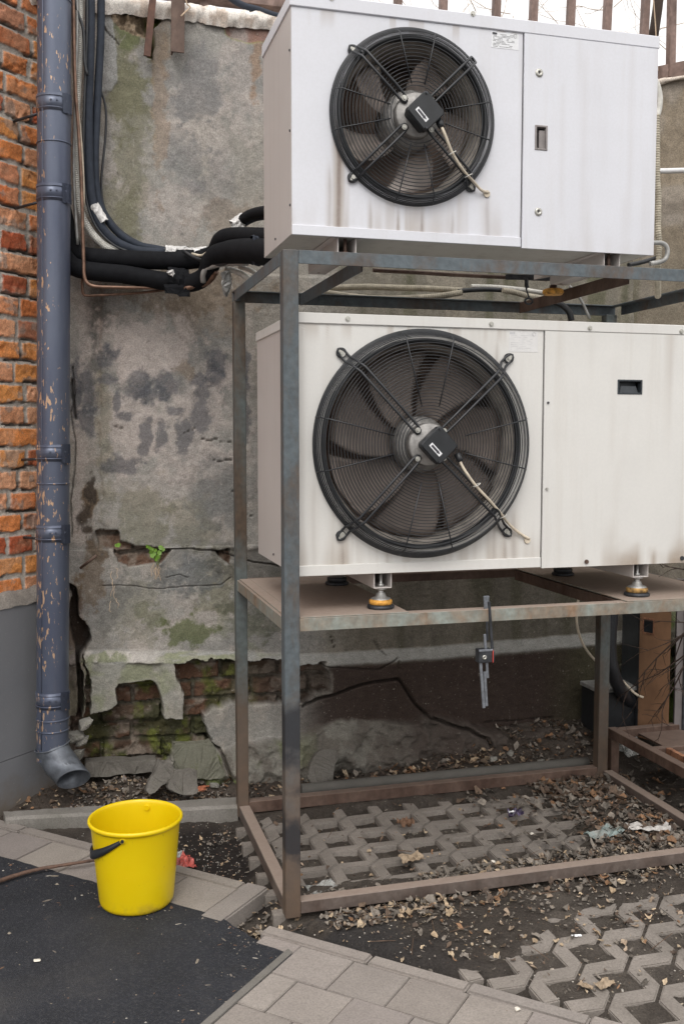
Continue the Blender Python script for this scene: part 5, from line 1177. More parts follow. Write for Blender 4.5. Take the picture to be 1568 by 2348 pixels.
def twigs():
    r_ = random.Random(12)
    def tw(m, p, d, L, r, dep):
        n = 5; pts = [p]; q = p.copy()
        for i in range(n):
            d = (d+Vector((r_.gauss(0, .13), r_.gauss(0, .09), r_.gauss(0, .13)))).normalized(); q = q+d*L/n; pts.append(q.copy())
            if dep and r_.random() < .62: tw(m, q.copy(), (d+Vector((r_.gauss(0, .5), r_.gauss(0, .3), r_.gauss(0, .5)))).normalized(), L*r_.uniform(.35, .6), r*.6, dep-1)
        m.tube(pts, [r, r*.9, r*.8, r*.65, r*.5, r*.4], 5, 1)
    root = thing('dry_branch', tuple(onY(1600, 1440, 3.6)), 'bare dark twiggy branch reaching left in front of the brown casing', 'branch')
    m = MB()
    for (xa, ya), (xb, yb) in [((1600, 1430), (1440, 1560)), ((1610, 1470), (1440, 1600)), ((1600, 1400), (1470, 1520)), ((1580, 1500), (1490, 1610))]:
        a = Vector(onY(xa, ya, 3.62)); b = Vector(onY(xb, yb, 3.75)); tw(m, a, (b-a).normalized(), (b-a).length, .0042, 2)
    m.build('twigs', 'twig', root)
    root = thing('dry_branch', tuple(onY(1600, 1325, 3.5)), 'short dark twig poking in at the right above the shelf end', 'branch')
    m = MB()
    for (xa, ya), (xb, yb) in [((1600, 1310), (1492, 1305)), ((1600, 1325), (1500, 1318))]:
        a = Vector(onY(xa, ya, 3.5)); b = Vector(onY(xb, yb, 3.4)); tw(m, a, (b-a).normalized(), (b-a).length, .003, 1)
    m.build('twigs', 'twig', root)
    # vines on the fence, against the sky
    root = thing('bare_vine', (2.4, 4.7, 3.3), 'thin leafless vine twigs tangled in the railing fence', 'vine')
    m = MB()
    for i in range(46):
        x = r_.uniform(1.9, 3.9); z = r_.uniform(3.25, 3.9); y = 4.62+r_.uniform(-.05, .5)
        tw(m, Vector((x, y, z)), Vector((r_.uniform(-1, 1), 0, r_.uniform(-.3, .9))).normalized(), r_.uniform(.15, .6), r_.uniform(.0012, .0028), 2)
    m.build('twigs', 'twig_pale', root); m = MB()
    m.tube([onY(1496, -30, 4.36), onY(1500, 20, 4.36), onY(1503, 60, 4.36), onY(1505, 110, 4.36), onY(1508, 160, 4.3)], .003, 5, 3)
    m.build('tendril', 'twig_pale', root)
    t = MB(); t.tube([onY(1515, -60, 4.62), onY(1507, 20, 4.62), onY(1495, 100, 4.62)], .026, 8, 2); tag(t.build('vine_trunk', 'twig'), 'thick black vine stem leaning beside a fence bar', 'vine')
twigs()
# ================================================================== GROUND
UV = (math.cos(R(-44)), math.sin(R(-44)))
def uv(u, v): return (UV[0]*u-UV[1]*v*1.0, UV[1]*u+UV[0]*v)        # pavement axes, turned 44 degrees to the stand
def to_uv(x, y): return (UV[0]*x+UV[1]*y, -UV[1]*x+UV[0]*y)
INNER = [(.70, 3.16), (.90, 3.13), (1.05, 3.115), (1.22, 3.10), (1.5, 3.11), (1.72, 3.15), (1.9, 3.25), (1.95, 3.52), (1.95, 3.66), (1.95, 3.78), (.70, 3.78)]
OUTER = [(1.02, 2.50), (1.13, 2.49), (1.22, 2.56), (1.33, 2.62), (1.45, 2.70), (1.6, 2.74), (1.8, 2.77), (3.2, 2.78), (3.2, 1.6), (1.1, 1.6), (1.02, 2.4)]
def soil_z(X, Y):
    n = fbm(X*9, Y*9, 110, 5); n2 = fbm(X*40, Y*40, 111, 4)
    inner = ss(.645, .67, X)*ss(2.97, 3.0, Y)*ss(3.86, 3.83, Y)*ss(2.3, 2.27, X)
    h = -.03+(n-.5)*.02+(n2-.5)*.008
    w = (fbm(X*14, Y*14, 112, 4)-.5)*.16
    di = sdf(X+w*.6, Y+w*.6, INNER); do = sdf(X+w*.7, Y-w*.7, OUTER)
    exo = ss(-.04, .06, do); ex = np.maximum(ss(-.02, .05, di), exo)
    h = h*(1-ex)+(-.032+.022*exo+(n2-.5)*.010+(n-.5)*.016)*ex+(1-ex)*(.030+.010*ss(2.96, 2.9, Y))*np.maximum(inner, ss(.66, .74, X)*ss(2.95, 2.9, Y))
    vv_ = -UV[1]*X+UV[0]*Y; h = np.where(Y < 3.0, -.034+(h+.034)*ss(2.495, 2.56, vv_), h)
    rng_ = ss(3.88, 4.25, Y); h = h+rng_*(.035+.11*ss(1.2, 2.1, X)+.03*n); h = h+ss(3.95, 4.3, Y)*ss(.75, .5, X)*.02
    pud = ss(.66, .6, X)*ss(3.86, 3.82, Y); h = h-pud*.022
    h = h+ss(2.35, 2.9, X)*ss(3.4, 4.2, Y)*.05
    return h
def build_soil():
    xs = np.concatenate([np.arange(-.5, 2.6, .0075), np.arange(2.6, 4.2, .02)]); ys = np.concatenate([np.arange(1.5, 2.0, .02), np.arange(2.0, 4.45, .0085)])
    X, Y = np.meshgrid(xs, ys); Z = soil_z(X, Y)
    n = fbm(X*6, Y*6, 120, 5); n2 = fbm(X*22, Y*22, 121, 5)
    c = np.zeros(X.shape+(3,))+C3((.058, .048, .040)); c = lay(c, ss(.42, .62, n)*.7, (.1, .085, .072)); c = lay(c, ss(.5, .65, n2)*.4, (.035, .028, .024))
    pud = ss(.66, .6, X)*ss(3.9, 3.8, Y); c = lay(c, pud*ss(.62, .45, n)*.9, (.018, .014, .013))
    wet = ss(1.25, .8, X)*ss(2.95, 2.9, Y)*ss(.65, .5, fbm(X*7, Y*7, 122, 3)); c = lay(c, wet*.7, (.022, .022, .025))
    c = lay(c, ss(3.9, 4.1, Y)*.5, (.08, .062, .05))
    o = grid_mesh('soil', np.stack([X, Y, Z], -1), c, 'soil'); o['kind'] = 'structure'
build_soil()
def static(name, builder, mat, col=None):
    o = builder.build(name, mat); o['kind'] = 'structure'
    if col is not None: setcol(o.data, col)
    return o
# far ground under everything
g = MB(); g.poly([(-60, -60, -.13), (60, -60, -.13), (60, 60, -.13), (-60, 60, -.13)], (0, 0, -.05)); static('ground', g, 'asphalt')
# asphalt patch
def asphalt():
    r_ = random.Random(2); line = [uv(-6.5, 2.465), uv(-3.6, 2.466), uv(-2.6, 2.462), uv(-1.9, 2.465), (.437, 3.005), (.475, 2.93), (.511, 2.85), (.575, 2.75), (.612, 2.712), (.585, 2.69), uv(-1.462, 2.0), uv(-1.47, -2.)]
    P = []
    for a, b in zip(line[:-1], line[1:]):
        L = math.hypot(b[0]-a[0], b[1]-a[1]); N = max(1, int(min(L, 3)/.03))
        for i in range(N): t = i/N; P.append((a[0]+(b[0]-a[0])*t+r_.uniform(-.003, .003), a[1]+(b[1]-a[1])*t+r_.uniform(-.003, .003), .003))
    P += [(*line[-1], .003), (-4, -8, .003), (-12, -3, .003)]
    m = MB(); m.poly(P, (0, 0, -.06)); return static('asphalt', m, 'asphalt')
asphalt()
def slabs():
    r_ = random.Random(5); m = MB(); cols = []
    def slab(u0, u1, v0, v1, zt, th=.06, bev=.0022):
        c = uv((u0+u1)/2, (v0+v1)/2); j = r_.uniform(-.0018, .0018)
        b = bmesh.new(); bmesh.ops.create_cube(b, size=1); g_ = .0013
        for v in b.verts: v.co = Vector((v.co.x*(u1-u0-2*g_), v.co.y*(v1-v0-2*g_), v.co.z*th))
        bmesh.ops.bevel(b, geom=b.edges[:], offset=bev, segments=2, affect='EDGES')
        rot = Matrix.Rotation(R(-44)+r_.uniform(-.006, .006), 3, 'Z') @ Matrix.Rotation(r_.uniform(-.006, .006), 3, 'X') @ Matrix.Rotation(r_.uniform(-.006, .006), 3, 'Y')
        for v in b.verts: v.co = rot @ v.co + Vector((c[0], c[1], zt-th/2+j))
        k = r_.uniform(.86, 1.1); cols.extend([(k, k*r_.uniform(.985, 1.005), k*r_.uniform(.96, 1.0))]*len(b.verts)); m._merge(b)
    # first strip (behind the bucket): kerb and one row, closed by a cross kerb
    u = -1.827
    while u > -4.2: slab(u-.5, u, 2.650, 2.708, .004, .08, .006); u -= .502
    u = -1.827
    while u > -4.2: slab(u-.205, u, 2.44, 2.649, .0, .06); u -= .206
    slab(-1.826, -1.738, 2.435, 2.708, .006, .09, .006)
    # second strip: kerb on the soil side and rows of small square slabs
    u = -1.60
    for L in (.36, .30, .33, .30, .5, .5, .5, .5): slab(u, u+L, 2.434, 2.488, .006, .09, .006); u += L+.001
    slab(-1.58, -1.45, 2.38, 2.433, .003, .06)
    v = 2.433; row = 0
    while v > -.2:
        u = -1.452+(-.088 if row % 2 else 0)
        while u < 1.2: slab(max(u, -1.452), u+.176, v-.168, v, .003); u += .176
        v -= .168; row += 1
    o = m.build('pavement', 'slab_concrete'); o['kind'] = 'structure'
    setcol(o.data, np.array(cols))
    # rendered strip between asphalt and slabs
    t = MB(); t.poly([(*uv(-1.475, 2.395), .006), (*uv(-1.4525, 2.385), .006), (*uv(-1.4525, -1.), .006), (*uv(-1.475, -1.), .006)], (0, 0, -.05)); static('pavement_edging', t, 'kerb_concrete', .7)
slabs()
def grid_pavers(name, ox, oy, px_, py_, i0, i1, j0, j1, ztop, keep, gap, jit):
    r_ = random.Random(11); m = MB(); bm = m.bm; wx_, wy_ = (px_-.101)/2, (py_-.096)/2; 
    def F_(pts):
        cx_ = sum(p[0] for p in pts)/len(pts); cy_ = sum(p[1] for p in pts)/len(pts)
        if keep(cx_, cy_): bm.faces.new([bm.verts.new((p[0], p[1], ztop)) for p in pts])
    g_ = gap/2
    for i in range(i0, i1):
        for j in range(j0, j1):
            nx, ny = ox+px_*(i+.5), oy+py_*(j+.5)
            g = gap
            F_([(nx+wx_, ny-wy_), (nx+px_-wx_-g, ny-wy_), (nx+px_-wx_, ny+wy_), (nx+wx_+g, ny+wy_)])       # right arm
            F_([(nx-wx_, ny+wy_), (nx+wx_, ny+wy_+g), (nx+wx_, ny+py_-wy_), (nx-wx_, ny+py_-wy_-g)])       # up arm
            F_([(nx-wx_-g, ny-wy_), (nx+wx_, ny+wy_+g), (nx-wx_, ny+wy_)])
            F_([(nx+wx_+g, ny+wy_), (nx-wx_, ny-wy_-g), (nx+wx_, ny-wy_)])
    bmesh.ops.remove_doubles(bm, verts=bm.verts[:], dist=.0008)
    # cut the point contacts apart so neighbouring stair blocks do not weld together
    ed = [e for e in bm.edges if len(e.link_faces) == 1]
    ex = bmesh.ops.extrude_edge_only(bm, edges=ed)
    for v in [q for q in ex['geom'] if isinstance(q, bmesh.types.BMVert)]: v.co.z -= .06
    bmesh.ops.recalc_face_normals(bm, faces=bm.faces[:])
    top = [e for e in bm.edges if len(e.link_faces) == 2 and abs(e.verts[0].co.z-ztop) < 1e-5 and abs(e.verts[1].co.z-ztop) < 1e-5 and min(abs(f.normal.z) for f in e.link_faces) < .5]
    bmesh.ops.bevel(bm, geom=top, offset=.0035, segments=2, affect='EDGES')
    for v in bm.verts:
        v.co.z += float(fbm(np.array([v.co.x*5]), np.array([v.co.y*5]), 130, 2)[0]-.5)*.012*jit; v.co.x += r_.uniform(-.0008, .0008); v.co.y += r_.uniform(-.0008, .0008)
    o = m.build(name, 'grid_concrete'); o['kind'] = 'structure'
    co = np.zeros((len(o.data.vertices), 3)); 
    n = np.array([v.co[:] for v in o.data.vertices]); k = .8+.4*fbm(n[:, 0]*4, n[:, 1]*4, 131, 3); setcol(o.data, k[:, None]*np.ones((1, 3)))
grid_pavers('grid_paving', 1.1125, 3.2165, .1505, .1385, -4, 8, -2, 5, -.010, lambda x, y: .66 < x < 2.25 and 3.0 < y < 3.82, .002, .6)
def keep2(x, y):
    u, v = to_uv(x, y); return v > 2.51 and y < 2.92 and 1.02 < x < 2.75 and (x > 1.12 or y < 2.55)
grid_pavers('grid_paving', 1.145, 2.19, .152, .155, -2, 12, -4, 5, -.002, keep2, .007, .5)
def kerb():
    m = MB(); ft = [onZ(12, 1876, .03), onZ(280, 1862, .03), onZ(545, 1848, .03)]; bt = [onZ(8, 1860, .03), onZ(275, 1843, .03), onZ(541, 1826, .03)]
    V = []
    N = 60
    for i in range(N+1):
        t = i/N; f = np.array(ft[0])*(1-t)+np.array(ft[2])*t; b = np.array(bt[0])*(1-t)+np.array(bt[2])*t
        e = (float(fbm(np.array([t*30]), np.array([1.]), 140, 4)[0])-.5)*.012; e2 = (float(fbm(np.array([t*26]), np.array([5.]), 141, 4)[0])-.5)*.012
        V.append([m.bm.verts.new(p) for p in [(f[0], f[1]-.002+e, -.09), (f[0], f[1]-.002+e*.7, .02+e2*.3), (f[0], f[1]+.010, .03+e2*.5), (b[0], b[1]-.01, .03+e*.4), (b[0], b[1]+e2, .02), (b[0], b[1], -.09)]])
    for a, b in zip(V[:-1], V[1:]):
        for k in range(5): m.bm.faces.new((a[k], b[k], b[k+1], a[k+1]))
    m.bm.faces.new(V[0]); m.bm.faces.new(V[-1][::-1])
    o = m.build('kerb', 'kerb_concrete'); setcol(o.data, .95); o['kind'] = 'structure'
kerb()
t = MB(); P = [onZ(690+i*(1346-690)/16, 1813-i*(1813-1750)/16, .035) for i in range(17)]; t.tube(P, .027, 14, 2)
o = t.build('ground_pipe', 'kerb_concrete'); setcol(o.data, .42); tag(o, 'long dusty grey pipe lying on the ground behind the rear base rail', 'pipe')
# ---- rubble at the foot of the wall
def chunk(px, Y, th, mat, lab, tilt, seed, name='concrete_chunk'): return tag(flat_chunk(name, px, Y, th, mat, tilt, seed), lab, 'rubble')
chunk([(399, 1714), (404, 1706), (470, 1704), (487, 1698), (498, 1722), (518, 1780), (500, 1788), (460, 1784), (432, 1790), (400, 1760)], 4.12, .07, 'rubble_moss', 'large mossy slab of broken concrete leaning on the wall foot', R(-6), 1)
chunk([(362, 1742), (372, 1748), (396, 1742), (402, 1760), (396, 1784), (372, 1800), (345, 1822), (335, 1812), (345, 1785)], 4.03, .08, 'rubble_dark', 'jagged grey concrete lump left of the mossy slab', R(-16), 2)
chunk([(402, 1770), (430, 1766), (452, 1768), (455, 1800), (448, 1824), (410, 1822), (382, 1812), (385, 1795)], 3.98, .05, 'rubble_dark', 'pale flat concrete piece in front of the mossy slab', R(-14), 3)
chunk([(716, 1744), (735, 1722), (770, 1722), (776, 1737), (762, 1760), (755, 1800), (712, 1802), (703, 1780)], 4.06, .035, 'rubble_dark', 'smooth plaster slab fallen against the footing behind the front post', R(-14), 4, 'plaster_slab')
chunk([(147+160*.3125, 1453.7+945*.3125), (147+400*.3125, 1453.7+930*.3125), (147+690*.3125, 1453.7+925*.3125), (147+650*.3125, 1453.7+1010*.3125), (147+400*.3125, 1453.7+1040*.3125), (147+150*.3125, 1453.7+1060*.3125)], 4.235, .08, 'rubble_dark', 'long low stone block at the base of the bare brickwork', R(-4), 5, 'stone_block')
r0 = rock('brick_fragment', tuple(onZ(462, 1812, .012)), (.075, .035, .03), simple('brick_orange', (.5, .17, .09), .85, 0, .3, 60, .5) or 'brick_orange', 7, ang=.5); tag(r0, 'small orange brick fragment below the concrete pieces', 'brick fragment')
for i, (x, y, s, lab) in enumerate([(492, 1802, .04, 'brownish angular stone right of the brick fragment'), (500, 1792, .03, 'small grey stone against the mossy slab'), (365, 1840, .022, 'little stone on the kerb edge behind the bucket'), (1130, 1740, .03, 'pale stone on the litter by the footing crack'), (1170, 1728, .035, 'flat grey stone in the litter at the wall foot'), (1240, 1745, .028, 'rounded stone in the litter left of the back right post')]):
    p = onZ(x, y, float(soil_z(np.array([onZ(x, y, .03)[0]]), np.array([onZ(x, y, .03)[1]]))[0])+.012)
    tag(rock('stone', tuple(p), (s, s*.8, s*.6), 'rubble', 20+i, ang=i*1.1, n=2), lab, 'stone')
for i, (x, y, s) in enumerate([(172, 1690, .07), (190, 1700, .05), (195, 1660, .06), (178, 1730, .05)]):
    p = onY(x, y, 4.2); tag(rock('stone', tuple(p), (s, s*.8, s*.75), 'rubble', 40+i, ang=i*.9), ['big rough stone stuck in the wall gap beside the downpipe', 'knobbly stone right of the big one in the wall gap', 'upper rough stone in the wall gap under the plaster', 'lowest stone in the wall gap, above the downpipe shoe'][i], 'stone')
# ================================================================== BUCKET
def bucket():
    o = (.200, 3.178, .0035); root = thing('bucket', o, 'yellow plastic bucket with a black handle standing on the asphalt', 'bucket')
    prof = [(0, .004), (.095, .004), (.104, .0015), (.1125, .004), (.1165, .012), (.1185, .02), (.130, .145), (.1405, .262), (.1415, .266), (.1475, .268), (.1500, .273), (.1495, .279), (.1455, .2825), (.1415, .2805), (.1395, .272), (.1385, .262), (.1275, .145), (.116, .022), (.11, .012), (0, .010)]
    MB().lathe(prof, o, 'Z', 96).build('body', 'yellow_plastic', root)
    O = Vector(o)
    # swung-down bail: arc from the right-front lug round to the left side
    zz = .247
    def onrim(a, z, ex=.0): r = .129+(z-.145)*.09+ex; return O+Vector((math.cos(a)*r, math.sin(a)*r, z))
    A = Vector(onY(283, 1927, 3.052)); 
    aA = math.atan2(A.y-o[1], A.x-o[0]); p0 = onrim(aA, A.z-o[2], .004); aB = aA+math.pi; p1 = onrim(aB, A.z-o[2], .004)
    m = MB(); c = (p0+p1)/2; ax = (p1-p0)*.5; side = Vector((ax.y, -ax.x, 0)).normalized()
    # lies against the near-left wall of the bucket, hanging below the rim
    dirn = Vector((-.80, -.60, 0)); pts = []
    for k in range(33):
        t = math.pi*k/32; q = c+(p0-c)*math.cos(t)
        out = math.sin(t); pts.append(Vector((q.x, q.y, q.z)))
    L = ax.length; nrm = side if side.dot(Vector((-1, -.3, 0))) > 0 else -side
    pts = [c+(p0-c)*math.cos(math.pi*k/32)+(nrm*.139+Vector((0, 0, -.088)))*math.sin(math.pi*k/32) for k in range(33)]
    V = []
    for i, p in enumerate(pts):
        s = math.sin(math.pi*i/32); w = .0045+.010*min(1, s*1.5); th = .0035
        V.append([m.bm.verts.new(p+Vector((0, 0, 1))*a*w+nrm*b*th) for a, b in ((1, -.7), (1, 1), (-.7, 1.5), (-1, 1), (-1, -1))])
    for a, b in zip(V[:-1], V[1:]):
        for k in range(5): f = m.bm.faces.new((a[k], a[(k+1) % 5], b[(k+1) % 5], b[k])); f.smooth = True
    m.bm.faces.new(V[0]); m.bm.faces.new(V[-1][::-1]); m.build('handle', 'black_plastic', root)
    for p in (p0, p1):
        d = (p-c).normalized(); m = MB(); m.tube([p-d*.012, p+d*.002], .009, 14, 1); lg = m.build('lug', 'yellow_plastic', root)
        m = MB(); m.tube([p-d*.004, p+d*.007], .0055, 12, 1); m.build('pin', 'black_plastic', lg)
bucket()
def stick():
    m = MB(); P = [onZ(-80, 2052, .02), onZ(-10, 2024, .018), onZ(60, 2001, .018), onZ(110, 1990, .02), onZ(150, 1984, .022), onZ(198, 1976, .024), onZ(220, 1973, .02)]
    m.tube([Vector(p) for p in P], [.0075, .007, .0066, .0062, .0058, .0055, .005], 9, 4)
    for v in m.bm.verts: v.co += Vector((random.uniform(-1, 1), random.uniform(-1, 1), random.uniform(-1, 1)))*.0008
    tag(m.build('stick', 'bark_stick'), 'thin reddish brown stick lying on the paving left of the bucket', 'stick')
stick()
# ================================================================== LITTER
def crumple(name, px, z, size, mat, lab, cat, seed, hgt=.02, print_=None):
    c = onZ(px[0], px[1], z); r_ = random.Random(seed); bm = bmesh.new(); bmesh.ops.create_grid(bm, x_segments=9, y_segments=7, size=.5)
    for v in bm.verts:
        n = float(fbm(np.array([v.co.x*4+seed]), np.array([v.co.y*4+seed*2]), seed, 3)[0])
        v.co = Vector((v.co.x*size[0]*(1+r_.uniform(-.12, .12)), v.co.y*size[1]*(1+r_.uniform(-.15, .15)), (n-.3)*hgt*2+abs(v.co.x*v.co.y)*hgt+r_.uniform(0, hgt*.35)))
    bmesh.ops.rotate(bm, verts=bm.verts[:], cent=(0, 0, 0), matrix=Matrix.Rotation(r_.uniform(-.6, .6), 3, 'Z'))
    bmesh.ops.solidify(bm, geom=bm.faces[:], thickness=.0006)
    me = bpy.data.meshes.new(name); bm.to_mesh(me); bm.free(); o = link(name, me, mat); o.location = (c[0], c[1], c[2]); return tag(o, lab, cat)
crumple('wrapper', (420, 1988), -.045, (.075, .075), 'red_wrapper', 'crumpled red wrapper on the wet soil right of the bucket', 'wrapper', 1, .03)
crumple('wrapper', (407, 1964), -.048, (.05, .04), 'clear_film', 'clear plastic scrap behind the red wrapper', 'plastic film', 2, .012)
crumple('wrapper', (1181, 1872), .0, (.055, .04), 'purple_wrapper', 'dark purple wrapper on the grid paving under the stand', 'wrapper', 3, .022)
crumple('paper_scrap', (1172, 1864), .018, (.022, .012), 'paper', 'white corner of paper on the purple wrapper', 'paper', 33, .006)
crumple('paper_scrap', (715, 2062), -.008, (.05, .03), 'paper', 'white paper scrap just inside the front base rail beside the front post', 'paper', 4, .008)
crumple('plastic_bag', (735, 2044), -.01, (.10, .06), 'clear_film', 'crumpled clear bag behind the white scrap near the front post', 'plastic bag', 5, .02)
crumple('plastic_bag', (1385, 1917), .0, (.15, .07), 'teal_film', 'grey teal plastic bag flattened in the leaves under the stand', 'plastic bag', 6, .02)
crumple('paper_scrap', (1487, 1905), .006, (.15, .05), 'dirty_film', 'crumpled whitish paper strip in the leaves right of the teal bag', 'paper', 7, .02)
crumple('paper_scrap', (882, 1941), -.03, (.028, .022), 'paper', 'white paper bit in an opening of the grid paving', 'paper', 8, .006)
crumple('dry_leaf', (943, 1975), -.002, (.085, .05), 'cream_lump', 'large pale leaf curled on the grid paving', 'leaf', 9, .02)
bpy.data.objects['dry_leaf'].data.materials[0] = simple('tan_leaf', (.3, .23, .16), .8, 0, .3, 60) or M['tan_leaf']
crumple('dry_leaf', (1385, 2259), .004, (.06, .032), 'tan_leaf', 'large pale tan leaf on the outer grid paving', 'leaf', 10, .008)
crumple('dry_leaf', (1342, 2265), .002, (.022, .04), 'tan_leaf', 'small orange tan leaf beside the large pale one', 'leaf', 11, .008)
crumple('dry_leaf', (930, 1896), .004, (.06, .05), simple('brown_leaf', (.16, .09, .055), .8, 0, .4, 60) or 'brown_leaf', 'curled brown leaf standing in an opening of the grid paving', 'leaf', 12, .028)
crumple('plastic_bag', (1432, 1735), .03, (.12, .1), 'clear_film', 'crumpled clear plastic bag under the rusty bench', 'plastic bag', 13, .07)
crumple('paper_scrap', (1321, 2148), .0, (.03, .012), 'paper', 'white paper slip on the soil in front of the base rail', 'paper', 14, .004)
q = onZ(1033, 2021, .01)
tag(rock('snail_shell', tuple(onZ(1033, 2021, -.01)), (.028, .022, .02), 'cream_lump', 50, n=2), 'dark rounded nut on the soil inside the base rail', 'nut').data.materials[0] = M['brown_leaf']
bpy.data.objects['snail_shell'].name = 'nut'
for x, y, s, lab in [(1130, 1976, .016, 'white pebble on the grid paving below the purple wrapper'), (1220, 1912, .013, 'cream pebble on the grid paving near the leaf pile'), (1187, 2315, .013, 'cream pebble on the paving slab joint'), (85, 2203, .018, 'pale flattened spot of gum on the asphalt')]:
    p = onZ(x, y, .008); tag(rock('pebble', tuple(p), (s, s*.8, s*(.6 if 'gum' not in lab else .15)), 'cream_lump', int(x), n=2), lab, 'pebble')
def leaves():
    r_ = np.random.default_rng(21); V = []; Fc = []; C = []; n0 = 0
    TAN = [(.36, .27, .18), (.3, .23, .17), (.42, .33, .23)]; GREY = [(.15, .13, .11), (.19, .165, .14), (.12, .105, .09), (.23, .2, .17)]; BRN = [(.115, .08, .058), (.09, .065, .05), (.15, .105, .075), (.22, .125, .07)]
    zones = [((1.15, 2.26, 3.0, 3.14), 900, GREY*3+TAN, (.012, .034)), ((1.9, 2.26, 3.1, 3.83), 900, GREY*2+BRN*2, (.014, .045)), ((1.55, 1.95, 3.05, 3.8), 200, GREY*2+BRN*2, (.014, .045)), ((.7, 1.8, 3.0, 3.82), 300, GREY+BRN+TAN, (.006, .022)), ((.7, 1.75, 3.0, 3.07), 260, GREY, (.01, .026)),
             ((.74, 1.16, 2.80, 2.945), 330, TAN*2+GREY*2+BRN, (.012, .036)), ((1.1, 2.45, 2.82, 2.95), 430, TAN+GREY*2+BRN, (.01, .034)), ((.95, 2.7, 2.3, 2.85), 620, GREY*3+TAN*2+BRN, (.008, .03)), ((.8, 2.4, 2.6, 2.85), 230, GREY*2+TAN*2+BRN, (.006, .024)), ((.72, 1.2, 2.62, 2.85), 90, TAN+GREY, (.005, .018)),
             ((.0, .64, 3.93, 4.24), 1150, GREY*2+[(.27, .235, .21), (.22, .19, .175)]+TAN+BRN, (.01, .034)), ((.64, 2.3, 3.97, 4.22), 1100, GREY*2+BRN*2+TAN, (.01, .036)), ((.1, .63, 3.2, 3.8), 200, GREY+TAN, (.005, .026)), ((.50, .69, 2.86, 3.2), 150, TAN+GREY, (.01, .034)),
             ((2.3, 3.1, 3.1, 4.2), 800, GREY*2+BRN*2, (.012, .045)), ((1.5, 2.6, 4.0, 4.3), 320, BRN+GREY, (.014, .045)), ((1.9, 2.2, 3.6, 3.9), 160, BRN*2+GREY, (.02, .05)), ((.65, 1.0, 3.88, 4.05), 110, GREY, (.01, .03)), ((1.35, 1.9, 3.98, 4.1), 120, TAN+BRN, (.015, .045)), ((-.25, .1, 3.95, 4.2), 90, BRN+TAN, (.01, .03))]
    for (xa, xb, ya, yb), cnt, pal, (s0, s1) in zones:
        X = r_.uniform(xa, xb, cnt); Y = r_.uniform(ya, yb, cnt); base = soil_z(X, Y)
        d = sdf(X, Y, INNER); base = np.where(d > 0, np.maximum(base, -.012*(r_.random(cnt) < .6)-.026*(r_.random(cnt) < .4)), base)
        for x, y, zb in zip(X, Y, base):
            if 2.90 < y < 2.998 and y > 2.945 and .69 < x < 2.27: continue
            if (.135 > x > -.2) and y > 4.1 and 0: continue
            s = s0+(s1-s0)*1.15*r_.random()**1.6; kind = r_.random(); a = r_.uniform(0, 6.283); tilt = r_.normal(0, .32, 2); col = np.array(pal[r_.integers(len(pal))])*r_.uniform(.7, 1.2)
            ca, sa = math.cos(a), math.sin(a)
            if kind > .965:
                L = r_.uniform(.03, .09); w = .0012; lx = np.array([-L/2, L/2, L/2, -L/2, 0.]); ly = np.array([-w, -w, w, w, 0.]); lz = np.array([0, 0, 0, 0, .002]); f = [(0, 1, 4), (1, 2, 4), (2, 3, 4), (3, 0, 4)]; col = np.array((.1, .065, .045))
            elif kind < .62:
                k = r_.integers(7, 11); an = np.linspace(0, 2*math.pi, k, endpoint=False); rr = s*.5*r_.uniform(.55, 1.15, k); asp = r_.uniform(.5, .95)
                lx = np.append(np.cos(an)*rr, 0); ly = np.append(np.sin(an)*rr*asp, 0); cu = r_.uniform(.0, 1.6)/s; lz = cu*(ly**2)*1.2+r_.uniform(-.12, .22, k+1)*s; lz[-1] = r_.uniform(-.1, .1)*s
                f = [(i, (i+1) % k, k) for i in range(k)]
            else:
                L = s*.75; w = s*r_.uniform(.07, .16); nseg = 4; t = np.linspace(-1, 1, nseg); bend = r_.uniform(-.25, .25)
                lx = np.concatenate([t*L/2, t*L/2]); ly = np.concatenate([w*(1-.5*t*t)+bend*s*t*t, -w*(1-.5*t*t)+bend*s*t*t]); lz = np.concatenate([t*t*s*.12, t*t*s*.12+.001]); f = []
                for i in range(nseg-1): f.append((i, i+1, nseg+i+1)); f.append((i, nseg+i+1, nseg+i))
            lz = lz+lx*tilt[0]+ly*tilt[1]; z = zb+.003+abs(r_.normal(0, .004))-min(0, lz.min())*.6
            P = np.stack([x+lx*ca-ly*sa, y+lx*sa+ly*ca, z+lz], -1)
            V.append(P); C.append(np.tile(col, (len(P), 1))*r_.uniform(.85, 1.15, (len(P), 1))); Fc += [tuple(i+n0 for i in q) for q in f]; n0 += len(P)
    V = np.concatenate(V); C = np.concatenate(C); me = bpy.data.meshes.new('leaf_litter'); me.from_pydata(V.tolist(), [], Fc); setcol(me, C)
    o = link('leaf_litter', me, 'dry_leaf'); o['kind'] = 'stuff'; o['label'] = 'dry leaves and plant scraps scattered over the soil, paving and wall foot'
leaves()
